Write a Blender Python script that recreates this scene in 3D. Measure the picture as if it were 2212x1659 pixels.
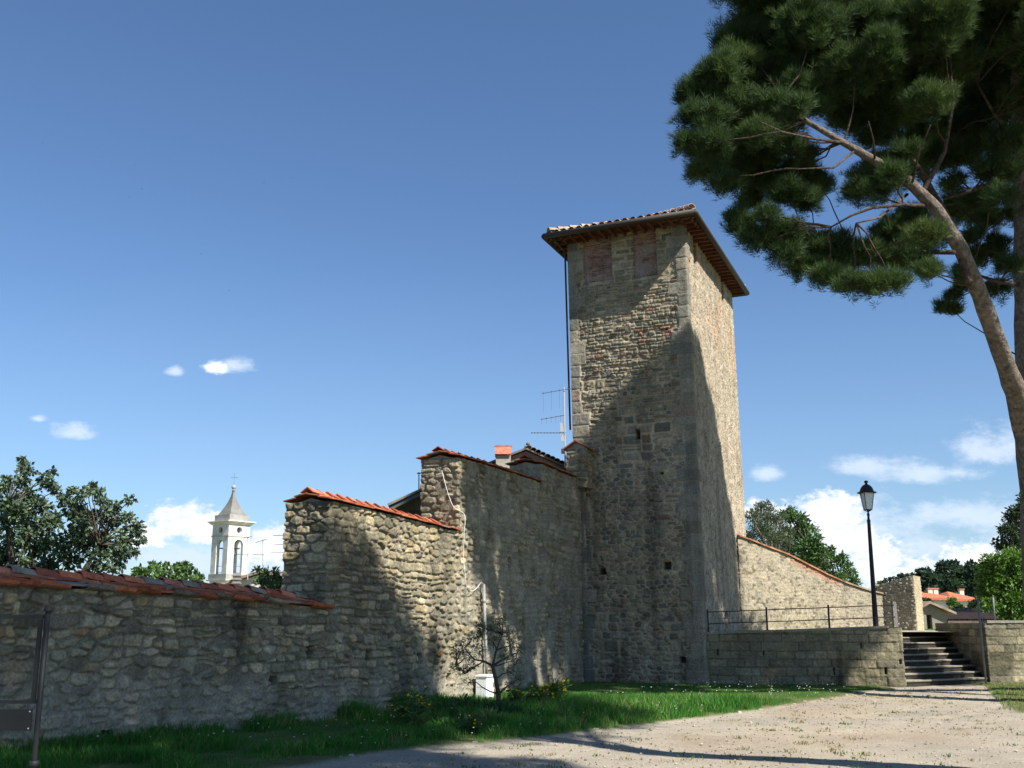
import bpy, bmesh, math, random
import numpy as np
from mathutils import Vector, Matrix
random.seed(7); RNG=np.random.default_rng(11)
for o in list(bpy.data.objects): bpy.data.objects.remove(o, do_unlink=True)
SC=bpy.context.scene; COL=SC.collection
# ------------------------------------------------------------------ camera
FPX=2300.0; HOR=1345.0; EYE=1.6; TH=math.atan((HOR-829.5)/FPX); CT,ST=math.cos(TH),math.sin(TH)
cd=bpy.data.cameras.new('camera'); cam=bpy.data.objects.new('camera',cd); COL.objects.link(cam)
cd.sensor_width=36; cd.lens=36*FPX/2212; cd.clip_start=.1; cd.clip_end=6000
cam.location=(0,0,EYE); cam.rotation_euler=(math.pi/2+TH,0,0); SC.camera=cam
# ------------------------------------------------------------------ sun, sky, exposure
SUN=Vector((.72,-.694,0)).normalized(); EL=math.radians(46)
SUNV=Vector((SUN.x*math.cos(EL),SUN.y*math.cos(EL),math.sin(EL)))
sl=bpy.data.lights.new('sun','SUN'); sl.energy=5.0; sl.angle=math.radians(.55); sl.color=(1,.945,.86)
so=bpy.data.objects.new('sun',sl); COL.objects.link(so); so.rotation_euler=SUNV.to_track_quat('Z','Y').to_euler()
SC.view_settings.view_transform='Standard'; SC.view_settings.look='None'; SC.view_settings.gamma=1; SC.view_settings.exposure=0.86; SC.cycles.diffuse_bounces=2
W=bpy.data.worlds.new('World'); SC.world=W; W.use_nodes=True
def ray(x,y):
    a=(x-1106)/FPX; b=-(y-829.5)/FPX
    return Vector((a,CT-b*ST,ST+b*CT))
def at(x,y,Y):
    r=ray(x,y); t=Y/r.y; return Vector((r.x*t,Y,EYE+r.z*t))
def atz(x,y,z):
    r=ray(x,y); t=(z-EYE)/r.z; return Vector((r.x*t,r.y*t,z))
def online(P,d,x,z):
    k=(x-1106)/FPX; zz=z-EYE
    t=(k*(P[1]*CT+zz*ST)-P[0])/(d[0]-k*d[1]*CT)
    return Vector((P[0]+t*d[0],P[1]+t*d[1],z))
def build_world():
    nt=W.node_tree; N=nt.nodes; L=nt.links; N.clear()
    def m(op,a,b=None,c=None,clamp=False):
        n=N.new('ShaderNodeMath'); n.operation=op; n.use_clamp=clamp
        for i,v in enumerate((a,b,c)):
            if v is None: continue
            if isinstance(v,(int,float)): n.inputs[i].default_value=v
            else: L.new(v,n.inputs[i])
        return n.outputs[0]
    out=N.new('ShaderNodeOutputWorld'); bg=N.new('ShaderNodeBackground')
    sky=N.new('ShaderNodeTexSky'); sky.sky_type='NISHITA'; sky.sun_disc=False
    sky.sun_elevation=EL; sky.sun_rotation=math.atan2(SUN.x,SUN.y); sky.altitude=300; sky.air_density=SKY_AIR; sky.dust_density=SKY_DUST; sky.ozone_density=SKY_OZ
    tc=N.new('ShaderNodeTexCoord'); sp=N.new('ShaderNodeSeparateXYZ'); L.new(tc.outputs['Generated'],sp.inputs[0])
    y=m('MAXIMUM',sp.outputs[1],.05); p=m('DIVIDE',sp.outputs[0],y); q=m('DIVIDE',sp.outputs[2],y)
    cb=N.new('ShaderNodeCombineXYZ'); L.new(p,cb.inputs[0]); L.new(q,cb.inputs[1])
    def noise(scale,detail,rough,off=(0,0,0),sx=1,sy=1.6):
        mp=N.new('ShaderNodeMapping'); mp.inputs['Location'].default_value=off; mp.inputs['Scale'].default_value=(sx,sy,1); L.new(cb.outputs[0],mp.inputs[0])
        n=N.new('ShaderNodeTexNoise'); n.inputs['Scale'].default_value=scale; n.inputs['Detail'].default_value=detail; n.inputs['Roughness'].default_value=rough
        L.new(mp.outputs[0],n.inputs['Vector']); return n.outputs['Fac']
    n1=noise(30,9,.66); n2=noise(95,7,.62,(3,1,0)); wsp=noise(13,10,.72,(5,2,0),1,2.2)
    def blobs(lst,nz,amp,lo,hi):
        acc=None; top=None
        for (x,yy,rx,ry) in lst:
            r=ray(x,yy); p0,q0=r.x/r.y,r.z/r.y
            dx=m('MULTIPLY',m('SUBTRACT',p,p0),FPX/rx); dy=m('MULTIPLY',m('SUBTRACT',q,q0),FPX/ry)
            # flat bases: the lower half is squeezed
            dl=m('MULTIPLY',m('MINIMUM',dy,0.0),1.5); dy2=m('ADD',m('MAXIMUM',dy,0.0),dl)
            d=m('SUBTRACT',1.0,m('SQRT',m('ADD',m('MULTIPLY',dx,dx),m('MULTIPLY',dy2,dy2))))
            acc=d if acc is None else m('MAXIMUM',acc,d)
        v=m('ADD',acc,m('MULTIPLY',m('SUBTRACT',nz,.5),amp))
        mr=N.new('ShaderNodeMapRange'); mr.interpolation_type='SMOOTHSTEP'; mr.inputs['From Min'].default_value=lo; mr.inputs['From Max'].default_value=hi; L.new(v,mr.inputs['Value'])
        return mr.outputs[0],v
    cum=[(468,797,36,24),(385,1132,92,58),(320,1160,70,42),(445,1150,70,56),(575,1190,85,60),(650,1170,60,40),
         (1795,1122,105,72),(1840,1175,120,70),(1730,1135,80,45),(1890,1220,110,60),(1980,1245,170,55),(2110,1212,110,50),(1655,1108,75,36),(2220,1190,100,55)]
    soft=[(400,1215,180,70),(500,790,60,30),(378,803,22,14),(82,905,22,12),(155,938,56,30),(1880,1010,120,30),(2010,1022,150,36),(2130,975,95,60),(2200,960,90,60),(1655,1025,45,26),(2060,1110,170,40),(1900,1140,120,80),(2080,1240,300,100),(1800,1230,200,60),(2150,1120,160,60),(1980,1190,150,50),(560,1240,150,60),(960,1240,160,40)]
    nn=m('ADD',m('MULTIPLY',n1,.65),m('MULTIPLY',n2,.35))
    c1,v1=blobs(cum,nn,2.6,.0,.42); c2,v2=blobs(soft,m('ADD',m('MULTIPLY',wsp,.6),m('MULTIPLY',n1,.4)),4.2,-.1,1.0)
    c2=m('MULTIPLY',c2,.8)
    cloud=m('MAXIMUM',c1,c2)
    # lit tops, greyer undersides
    br=N.new('ShaderNodeMapRange'); br.inputs['From Min'].default_value=.1; br.inputs['From Max'].default_value=1.0; L.new(m('ADD',v1,m('MULTIPLY',m('SUBTRACT',n2,.5),1.6)),br.inputs['Value'])
    cm=N.new('ShaderNodeMix'); cm.data_type='RGBA'; L.new(br.outputs[0],cm.inputs['Factor'])
    cm.inputs['A'].default_value=(CLOUD*.66,CLOUD*.76,CLOUD*.90,1); cm.inputs['B'].default_value=(CLOUD,CLOUD*1.0,CLOUD*1.02,1)
    # thin haze whitening low in the sky
    hz=N.new('ShaderNodeMapRange'); hz.inputs['From Min'].default_value=.0; hz.inputs['From Max'].default_value=.34; hz.inputs['To Min'].default_value=.26; hz.inputs['To Max'].default_value=0; L.new(q,hz.inputs['Value'])
    hm=N.new('ShaderNodeMix'); hm.data_type='RGBA'; L.new(hz.outputs[0],hm.inputs['Factor']); 
    ssc=N.new('ShaderNodeMix'); ssc.data_type='RGBA'; ssc.blend_type='MULTIPLY'; ssc.inputs['Factor'].default_value=1; L.new(sky.outputs[0],ssc.inputs['A']); ssc.inputs['B'].default_value=SKY_TINT
    L.new(ssc.outputs['Result'],hm.inputs['A']); hm.inputs['B'].default_value=(CLOUD*.36,CLOUD*.48,CLOUD*.66,1)
    mx=N.new('ShaderNodeMix'); mx.data_type='RGBA'; L.new(cloud,mx.inputs['Factor']); L.new(hm.outputs['Result'],mx.inputs['A']); L.new(cm.outputs['Result'],mx.inputs['B'])
    L.new(mx.outputs['Result'],bg.inputs['Color']); bg.inputs['Strength'].default_value=SKY_STR
    L.new(bg.outputs[0],out.inputs[0])
SKY_STR=.05; SKY_AIR=1.0; SKY_DUST=.5; SKY_OZ=2.6; SKY_TINT=(1.14,1.36,1.58,1); CLOUD=13.5
build_world()
# ------------------------------------------------------------------ helpers
def tag(o,label=None,cat=None,group=None,kind=None):
    if label: o['label']=label
    if cat: o['category']=cat
    if group: o['group']=group
    if kind: o['kind']=kind
    return o
def empty(name,loc,label=None,cat=None,group=None):
    o=bpy.data.objects.new(name,None); COL.objects.link(o); o.location=loc; o.empty_display_size=.2
    INV[o.name]=Vector(loc); return tag(o,label,cat,group)
INV={}
def fast_mesh(name,V,faces,mat,parent=None,col=None,smooth=False):
    """V (n,3) world coords; faces: list of int arrays (m,k)"""
    V=np.asarray(V,dtype=np.float64).reshape(-1,3)
    if parent is not None:
        off=origin_of(parent); V=V-np.array(off)
    me=bpy.data.meshes.new(name)
    faces=[np.asarray(f,dtype=np.int32) for f in faces if len(f)]
    me.vertices.add(len(V)); me.vertices.foreach_set('co',V.ravel())
    nl=sum(f.size for f in faces); npoly=sum(len(f) for f in faces)
    me.loops.add(nl); me.polygons.add(npoly)
    me.loops.foreach_set('vertex_index',np.concatenate([f.ravel() for f in faces]))
    tot=np.concatenate([np.full(len(f),f.shape[1],dtype=np.int32) for f in faces])
    st=np.concatenate([[0],np.cumsum(tot)[:-1]]).astype(np.int32)
    me.polygons.foreach_set('loop_start',st); me.polygons.foreach_set('loop_total',tot)
    me.polygons.foreach_set('use_smooth',np.full(npoly,bool(smooth)))
    me.update(calc_edges=True)
    if col is not None:
        c=np.ones((len(V),4),dtype=np.float32); c[:,:3]=col
        a=me.color_attributes.new('Col','FLOAT_COLOR','POINT'); a.data.foreach_set('color',c.ravel())
    me.materials.append(mat)
    o=bpy.data.objects.new(name,me); COL.objects.link(o)
    if parent is not None: o.parent=parent
    return o
def origin_of(o):
    v=Vector((0,0,0))
    while o is not None: v=v+o.location; o=o.parent
    return v
class MB:
    """collects shapes (world coordinates) and links them as ONE mesh object"""
    def __init__(s): s.v=[]; s.f={}; s.c=[]; s.n=0
    def add(s,V,F,c=(1,1,1)):
        V=np.asarray(V,dtype=float).reshape(-1,3)
        for f in F:
            s.f.setdefault(len(f),[]).append([i+s.n for i in f])
        s.v.append(V); s.n+=len(V)
        c=np.asarray(c,dtype=float)
        s.c.append(np.tile(c,(len(V),1)) if c.ndim==1 else c)
        return s
    def box(s,p0,p1,c=(1,1,1),fr=None):
        (x0,y0,z0),(x1,y1,z1)=p0,p1
        V=[(x0,y0,z0),(x1,y0,z0),(x1,y1,z0),(x0,y1,z0),(x0,y0,z1),(x1,y0,z1),(x1,y1,z1),(x0,y1,z1)]
        if fr is not None: V=[fr@Vector(v) for v in V]
        return s.add(V,[(0,3,2,1),(4,5,6,7),(0,1,5,4),(1,2,6,5),(2,3,7,6),(3,0,4,7)],c)
    def tube(s,pts,rad,n=8,c=(1,1,1),cap=True):
        pts=[Vector(p) for p in pts]
        if isinstance(rad,(int,float)): rad=[rad]*len(pts)
        V=[];F=[];a=None
        for i,p in enumerate(pts):
            d=(pts[min(i+1,len(pts)-1)]-pts[max(i-1,0)]).normalized()
            if a is None: a=d.orthogonal().normalized()
            else:
                a=(a-d*a.dot(d)); a=a.normalized() if a.length>1e-6 else d.orthogonal().normalized()
            b=d.cross(a)
            for k in range(n):
                t=2*math.pi*k/n; V.append(p+(a*math.cos(t)+b*math.sin(t))*rad[i])
        for i in range(len(pts)-1):
            for k in range(n): F.append((i*n+k,i*n+(k+1)%n,(i+1)*n+(k+1)%n,(i+1)*n+k))
        s.add(V,F,c)
        if cap:
            m=s.n-len(V); s.f.setdefault(n,[]).append([m+k for k in range(n)][::-1]); s.f.setdefault(n,[]).append([m+(len(pts)-1)*n+k for k in range(n)])
        return s
    def lathe(s,base,prof,n=12,c=(1,1,1),axis=None,rot=0,sq=False):
        base=Vector(base); ax=Vector(axis).normalized() if axis is not None else Vector((0,0,1))
        a=ax.orthogonal().normalized() if abs(ax.z)<.999 else Vector((1,0,0)); b=ax.cross(a); V=[];F=[]
        for (r,z) in prof:
            for k in range(n):
                t=rot+2*math.pi*k/n; V.append(base+ax*z+(a*math.cos(t)+b*math.sin(t))*r)
        for i in range(len(prof)-1):
            for k in range(n): F.append((i*n+k,i*n+(k+1)%n,(i+1)*n+(k+1)%n,(i+1)*n+k))
        F.append(tuple(range(n))[::-1]); F.append(tuple((len(prof)-1)*n+k for k in range(n)))
        return s.add(V,F,c)
    def prism(s,poly,o,ax,ay,n,th,c=(1,1,1)):
        """poly 2-D outline, laid on origin o with axes ax, ay, thickness th along n"""
        o,ax,ay,n=map(Vector,(o,ax,ay,n)); k=len(poly)
        V=[o+ax*x+ay*y for x,y in poly]+[o+ax*x+ay*y+n*th for x,y in poly]
        F=[tuple(range(k))[::-1],tuple(range(k,2*k))]+[(i,(i+1)%k,k+(i+1)%k,k+i) for i in range(k)]
        return s.add(V,F,c)
    def build(s,name,mat,parent=None,smooth=False):
        return fast_mesh(name,np.concatenate(s.v),[np.array(f) for f in s.f.values()],mat,parent,np.concatenate(s.c),smooth)
# ---- noise
def _h(ix,iy,seed):
    n=(ix.astype(np.int64)*374761393+iy.astype(np.int64)*668265263+seed*1442695041)&0xffffffff
    n=((n^(n>>13))*1274126177)&0xffffffff; n=n^(n>>16)
    return (n&0xffffff)/float(0xffffff)
def vnoise(x,y,seed=0):
    ix=np.floor(x);iy=np.floor(y);fx=x-ix;fy=y-iy;fx=fx*fx*(3-2*fx);fy=fy*fy*(3-2*fy)
    a=_h(ix,iy,seed);b=_h(ix+1,iy,seed);c=_h(ix,iy+1,seed);d=_h(ix+1,iy+1,seed)
    return (a+(b-a)*fx)*(1-fy)+(c+(d-c)*fx)*fy
def fbm(x,y,seed=0,o=4):
    s=0;a=.5
    for i in range(o): s=s+a*vnoise(x,y,seed+i*17); x=x*2.03+5.1;y=y*2.03+1.7;a*=.5
    return s/(1-.5**o)
def hid(i,seed): return _h(np.asarray(i),np.asarray(i)*7+3,seed)
def sstep(x,a,b):
    t=np.clip((x-a)/(b-a),0,1); return t*t*(3-2*t)
# ---- materials
def new_mat(name):
    m=bpy.data.materials.new(name); m.use_nodes=True; nt=m.node_tree; b=nt.nodes['Principled BSDF']; return m,nt,b
def N_(nt,t,**k):
    n=nt.nodes.new(t)
    for a,v in k.items():
        if a in n.inputs: n.inputs[a].default_value=v
        else: setattr(n,a,v)
    return n
def mat_attr(name,rough=.95,nscale=40,namp=.35,bump=.5,bdist=.01,scale2=3,amp2=.2,spec=.25,detail=8,metal=0):
    """base colour = stored per-piece colour x two noises; bump from noise"""
    m,nt,b=new_mat(name); L=nt.links
    at_=N_(nt,'ShaderNodeAttribute',attribute_name='Col'); tc=N_(nt,'ShaderNodeTexCoord')
    n1=N_(nt,'ShaderNodeTexNoise',Scale=nscale,Detail=detail,Roughness=.65); L.new(tc.outputs['Object'],n1.inputs['Vector'])
    n2=N_(nt,'ShaderNodeTexNoise',Scale=scale2,Detail=5.,Roughness=.6); L.new(tc.outputs['Object'],n2.inputs['Vector'])
    r1=N_(nt,'ShaderNodeMapRange'); r1.inputs['From Min'].default_value=.3; r1.inputs['From Max'].default_value=.7; r1.inputs['To Min'].default_value=1-namp; r1.inputs['To Max'].default_value=1+namp; L.new(n1.outputs['Fac'],r1.inputs['Value'])
    r2=N_(nt,'ShaderNodeMapRange'); r2.inputs['From Min'].default_value=.3; r2.inputs['From Max'].default_value=.7; r2.inputs['To Min'].default_value=1-amp2; r2.inputs['To Max'].default_value=1+amp2; L.new(n2.outputs['Fac'],r2.inputs['Value'])
    mu=N_(nt,'ShaderNodeMath',operation='MULTIPLY'); L.new(r1.outputs[0],mu.inputs[0]); L.new(r2.outputs[0],mu.inputs[1])
    vm=N_(nt,'ShaderNodeVectorMath',operation='SCALE'); L.new(at_.outputs['Color'],vm.inputs[0]); L.new(mu.outputs[0],vm.inputs['Scale'])
    L.new(vm.outputs[0],b.inputs['Base Color']); b.inputs['Roughness'].default_value=rough; b.inputs['Specular IOR Level'].default_value=spec; b.inputs['Metallic'].default_value=metal
    if bump:
        bp=N_(nt,'ShaderNodeBump'); bp.inputs['Strength'].default_value=bump; bp.inputs['Distance'].default_value=bdist; L.new(n1.outputs['Fac'],bp.inputs['Height']); L.new(bp.outputs[0],b.inputs['Normal'])
    return m
def mat_leaf(name,trans=.25,rough=.5,spec=.4,tint=(1.25,1.35,.6)):
    m,nt,b=new_mat(name); L=nt.links
    at_=N_(nt,'ShaderNodeAttribute',attribute_name='Col'); L.new(at_.outputs['Color'],b.inputs['Base Color'])
    b.inputs['Roughness'].default_value=rough; b.inputs['Specular IOR Level'].default_value=spec
    tr=N_(nt,'ShaderNodeBsdfTranslucent'); mul=N_(nt,'ShaderNodeVectorMath',operation='MULTIPLY'); L.new(at_.outputs['Color'],mul.inputs[0]); mul.inputs[1].default_value=tint
    L.new(mul.outputs[0],tr.inputs['Color']); mx=N_(nt,'ShaderNodeMixShader'); mx.inputs[0].default_value=trans
    L.new(b.outputs[0],mx.inputs[1]); L.new(tr.outputs[0],mx.inputs[2]); L.new(mx.outputs[0],nt.nodes['Material Output'].inputs[0])
    return m
M_STONE=mat_attr('rubble_stone',.95,26,.42,.7,.02,2.2,.22,spec=.15)
M_TILE=mat_attr('terracotta',.85,30,.35,.5,.01,5,.35,spec=.2)
M_BARK=mat_attr('bark',.95,11,.55,1.0,.12,3,.35,spec=.1)
M_PAINT=mat_attr('painted_metal',.6,60,.12,.1,.002,6,.1,spec=.25)
M_PLAS=mat_attr('plaster',.9,12,.16,.15,.01,1.1,.2,spec=.2)
M_WOOD=mat_attr('old_wood',.85,18,.3,.4,.01,5,.25,spec=.2)
M_PLASTIC=mat_attr('white_plastic',.5,20,.06,0,.01,4,.06,spec=.4)
M_NEEDLE=mat_leaf('pine_needles',.30,.65,.15)
M_LEAF=mat_leaf('leaves',.3,.5,.3)
M_GLOSSLEAF=mat_leaf('glossy_leaves',.22,.5,.35)
M_GRASS=mat_leaf('grass_blades',.35,.6,.2)
M_PETAL=mat_leaf('petals',.3,.6,.2,(1,1,1))
def mat_plain(name,col,rough=.6,metal=0,spec=.5,trans=0,alpha=1):
    m,nt,b=new_mat(name); b.inputs['Base Color'].default_value=(*col,1); b.inputs['Roughness'].default_value=rough; b.inputs['Metallic'].default_value=metal; b.inputs['Specular IOR Level'].default_value=spec
    n=N_(nt,'ShaderNodeTexNoise',Scale=35.,Detail=4.); r=N_(nt,'ShaderNodeMapRange'); r.inputs['To Min'].default_value=max(0,rough-.12); r.inputs['To Max'].default_value=min(1,rough+.12); nt.links.new(n.outputs['Fac'],r.inputs['Value']); nt.links.new(r.outputs[0],b.inputs['Roughness'])
    if trans: b.inputs['Transmission Weight'].default_value=trans
    return m
M_GLASS=mat_plain('frosted_glass',(.78,.82,.86),.35)
M_PANE=mat_plain('window_pane',(.03,.04,.05),.12)
# ------------------------------------------------------------------ masonry (displaced, stone by stone)
def rows_pat(U,Z,seed,hh=(.10,.2),ww=(.16,.45),warp=(.03,.012),joint=(.006,.022),rc=.04,split=.15,tilt=.25,zlo=-1,zhi=15):
    """coursed stones; returns d (metres to the stone's edge) and the stone's id"""
    rg=np.random.default_rng(seed)
    A,B=warp
    Z2=Z+A*2*(fbm(U*.9,Z*.5,seed,2)-.5)+B*2*(fbm(U*5,Z*5,seed+3,2)-.5)
    U2=U+B*2.4*(fbm(U*4,Z*5,seed+5,2)-.5)
    e=[zlo]
    while e[-1]<zhi: e.append(e[-1]+rg.uniform(*hh))
    e=np.array(e); r=np.clip(np.searchsorted(e,Z2)-1,0,len(e)-2)
    umin,umax=U.min()-1,U.max()+1
    d=np.zeros_like(U); ids=np.zeros(U.shape,dtype=np.int64)
    for k in np.unique(r):
        m=r==k; b=[umin-rg.uniform(0,.3)]
        f=rg.uniform(.8,1.25)
        while b[-1]<umax: b.append(b[-1]+rg.uniform(*ww)**1.0*f)
        b=np.array(b); h=e[k+1]-e[k]; vz=(Z2[m]-e[k])/h
        tl=rg.uniform(-tilt,tilt,len(b))*h
        i=np.clip(np.searchsorted(b,U2[m])-1,0,len(b)-2)
        uu=U2[m]; le=b[i]+tl[i]*(vz-.5); ri=b[i+1]+tl[i+1]*(vz-.5)
        low=uu<le; i=np.where(low,np.maximum(i-1,0),i); hi=(uu>ri)&~low; i=np.where(hi,np.minimum(i+1,len(b)-2),i)
        le=b[i]+tl[i]*(vz-.5); ri=b[i+1]+tl[i+1]*(vz-.5)
        idn=k*4096+i*4
        sp=hid(idn,seed+9)<split; cut=.35+.3*hid(idn,seed+10)
        upper=sp&(vz>cut)
        z0=np.where(upper,cut*h,0.); z1=np.where(sp&~upper,cut*h,h); zl=vz*h
        idn=idn+upper
        a=np.minimum(uu-le,ri-uu); bb=np.minimum(zl-z0,z1-zl)
        R=np.minimum(rc*(.5+hid(idn,seed+11)),(z1-z0)*.45)
        dd=np.where((a<R)&(bb<R),R-np.hypot(R-a,R-bb),np.minimum(a,bb))
        dd=dd-(joint[0]+(joint[1]-joint[0])*hid(idn,seed+12)**1.5)
        d[m]=dd; ids[m]=idn
    return d,ids
def vor_pat(U,Z,seed,cw=.3,ch=.16,p=3.2,jit=.8,joint=(.004,.02),warp=.02):
    U2=U+warp*2*(fbm(U*4,Z*6,seed,2)-.5); Z2=Z+warp*2*(fbm(U*4+9,Z*6,seed+2,2)-.5)+.05*(fbm(U*.7,Z*.7,seed+4,2)-.5)
    x=U2/cw; y=Z2/ch; iy=np.floor(y); F1=np.full(U.shape,9.); F2=np.full(U.shape,9.); ids=np.zeros(U.shape,dtype=np.int64)
    for dy in (-1,0,1):
        cy=iy+dy; xo=x+.5*(cy%2); ix=np.floor(xo)
        for dx in (-1,0,1):
            cx=ix+dx
            wgt=.82+.5*_h(cx,cy,seed+21)
            sx=cx+.5+(_h(cx,cy,seed+7)-.5)*jit; sy=cy+.5+(_h(cx,cy,seed+8)-.5)*jit*.75
            dd=(np.abs(xo-sx)**p+np.abs(y-sy)**p)**(1/p)/wgt
            idn=(cx.astype(np.int64)+2000)*9973+(cy.astype(np.int64)+500)
            nf=dd<F1; F2=np.where(nf,F1,np.minimum(F2,dd)); ids=np.where(nf,idn,ids); F1=np.where(nf,dd,F1)
    d=(F2-F1)*.5*(cw*ch)**.5-(joint[0]+(joint[1]-joint[0])*hid(ids,seed+12)**1.5)
    return d,ids
PAL_W=np.array([(.245,.23,.18),(.30,.275,.21),(.18,.172,.14),(.36,.325,.245),(.26,.245,.20),(.31,.26,.175),(.135,.13,.11),(.33,.31,.26),(.24,.165,.11),(.22,.215,.19)])
PW_W=np.array([.2,.17,.14,.13,.13,.06,.06,.07,.015,.055])
PAL_T=np.array([(.235,.228,.19),(.19,.192,.168),(.29,.275,.225),(.15,.155,.14),(.31,.28,.215),(.24,.175,.13),(.23,.215,.165)])
PW_T=np.array([.28,.25,.15,.14,.09,.03,.06])
MORT=np.array((.36,.325,.25))
def pick(ids,seed,pal,pw):
    c=np.cumsum(pw/pw.sum()); k=np.searchsorted(c,np.clip(hid(ids,seed+31),0,.9999)); base=pal[np.minimum(k,len(pal)-1)]
    return base*(.78+.44*hid(ids,seed+32))[...,None]
def stone_field(U,Z,d,ids,seed,pal,pw,bulge=.05,edge=.04,mort_level=.0,fine=.012,mort=MORT,grime=.35):
    t=np.clip(d/edge,0,1); s=np.sqrt(np.clip(1-(1-t)**2,0,1)); on=sstep(d,-.004,.008)
    amp=bulge*(.45+.9*hid(ids,seed+41))
    tx=(hid(ids,seed+42)-.5)*.6+(fbm(U*13,Z*17,seed+49,3)-.5)*.7; 
    h=on*(s*amp+tx*.04)+fine*2*(fbm(U*9,Z*9,seed+50,4)-.5)*(.35+on)+mort_level*(1-on)*(fbm(U*3,Z*3,seed+51,2))
    cr=1-.55*np.exp(-(np.maximum(d+.004,0)/.012)**2)*hid(ids,seed+44)
    c=pick(ids,seed,pal,pw)*cr[...,None]*(.85+.3*fbm(U*14,Z*14,seed+52,3))[...,None]
    mc=mort*(.72+.5*fbm(U*7,Z*7,seed+53,4))[...,None]
    col=mc*(1-on[...,None])+c*on[...,None]
    g=sstep(fbm(U*.8,Z*.45,seed+60,5),.5,.75)*grime
    streak=sstep(fbm(U*3.2,Z*.35,seed+61,4),.55,.8)*grime*.7
    col=col*(1-np.clip(g+streak,0,.7))[...,None]
    return h,col*np.array((1.12,1.05,.88))
class Path:
    def __init__(s,pts,top=None,H=1.0,zb=0.):
        s.p=np.array([(q[0],q[1]) for q in pts],float); s.t=np.array([(q[0],q[1]) for q in (top or pts)],float); s.H=H; s.zb=zb
        l=np.hypot(*np.diff(s.p,axis=0).T); s.a=np.concatenate([[0],np.cumsum(l)]); s.L=s.a[-1]
    def pos(s,u,z=None,tab=None):
        b=np.stack([np.interp(u,s.a,s.p[:,0]),np.interp(u,s.a,s.p[:,1])],-1)
        if z is None: return b
        t=np.stack([np.interp(u,s.a,s.t[:,0]),np.interp(u,s.a,s.t[:,1])],-1); w=((z-s.zb)/s.H)[...,None]
        return b*(1-w)+t*w
    def nor(s,u,w=.05):
        w=min(w,s.L*.2)
        a=s.pos(np.clip(u-w,0,s.L)); b=s.pos(np.clip(u+w,0,s.L)); d=b-a; d/=np.linalg.norm(d,axis=-1,keepdims=True)+1e-9
        return np.stack([d[...,1],-d[...,0]],-1)
def facade(name,P,zb,ztop,du,field,parent,mat=None,holes=(),smooth=True,u0=0,u1=None,uoff=0.):
    u1=P.L if u1 is None else u1
    nu=max(4,int((u1-u0)/du)); us=np.linspace(u0,u1,nu)
    zt=ztop(us) if callable(ztop) else np.full(nu,float(ztop)); nv=max(4,int((zt.max()-zb)/du))
    v=np.linspace(0,1,nv)[:,None]; Uu=np.broadcast_to(us[None,:],(nv,nu)).copy(); Z=zb+v*(zt[None,:]-zb)
    h,col=field(Uu+uoff,Z)
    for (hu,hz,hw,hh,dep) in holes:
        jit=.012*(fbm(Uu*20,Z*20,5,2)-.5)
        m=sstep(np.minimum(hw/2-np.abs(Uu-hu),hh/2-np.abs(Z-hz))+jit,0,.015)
        h=h*(1-m)-dep*m; col=col*(1-.72*m)[...,None]  # hole interiors also get a darker colour, painting in their shade
    pos=P.pos(Uu,Z); n=P.nor(Uu)
    X=pos[...,0]+n[...,0]*h; Y=pos[...,1]+n[...,1]*h
    V=np.stack([X,Y,Z],-1).reshape(-1,3)
    i=np.arange(nv-1)[:,None]*nu+np.arange(nu-1)[None,:]
    F=np.stack([i,i+1,i+nu+1,i+nu],-1).reshape(-1,4)
    return fast_mesh(name,V,[F],mat or M_STONE,parent,col.reshape(-1,3),smooth)
def core_mesh(name,P,th,zb,ztop,parent,inset=.27,col=(.24,.22,.17),u0=0,u1=None,step=.3,mat=None):
    u1=P.L if u1 is None else u1; us=np.linspace(u0,u1,max(2,int((u1-u0)/step)+1)); n=P.nor(us); p=P.pos(us)
    zt=(ztop(us) if callable(ztop) else np.full(len(us),float(ztop)))-.01
    f=p-n*inset; b=p-n*th; k=len(us)
    V=np.concatenate([np.c_[f,np.full(k,zb)],np.c_[f,zt],np.c_[b,zt],np.c_[b,np.full(k,zb)]]); F=[]
    for i in range(k-1):
        for a in range(3): F.append((a*k+i,a*k+i+1,(a+1)*k+i+1,(a+1)*k+i)[::-1])
    F.append((0,k,2*k,3*k)); F.append((k-1,2*k-1,3*k-1,4*k-1)[::-1])
    g=.8+.4*fbm(V[:,0]*3,V[:,2]*3+V[:,1],3,3)
    return fast_mesh(name,V,[np.array(F)],mat or M_STONE,parent,np.array(col)*g[:,None])
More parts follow.
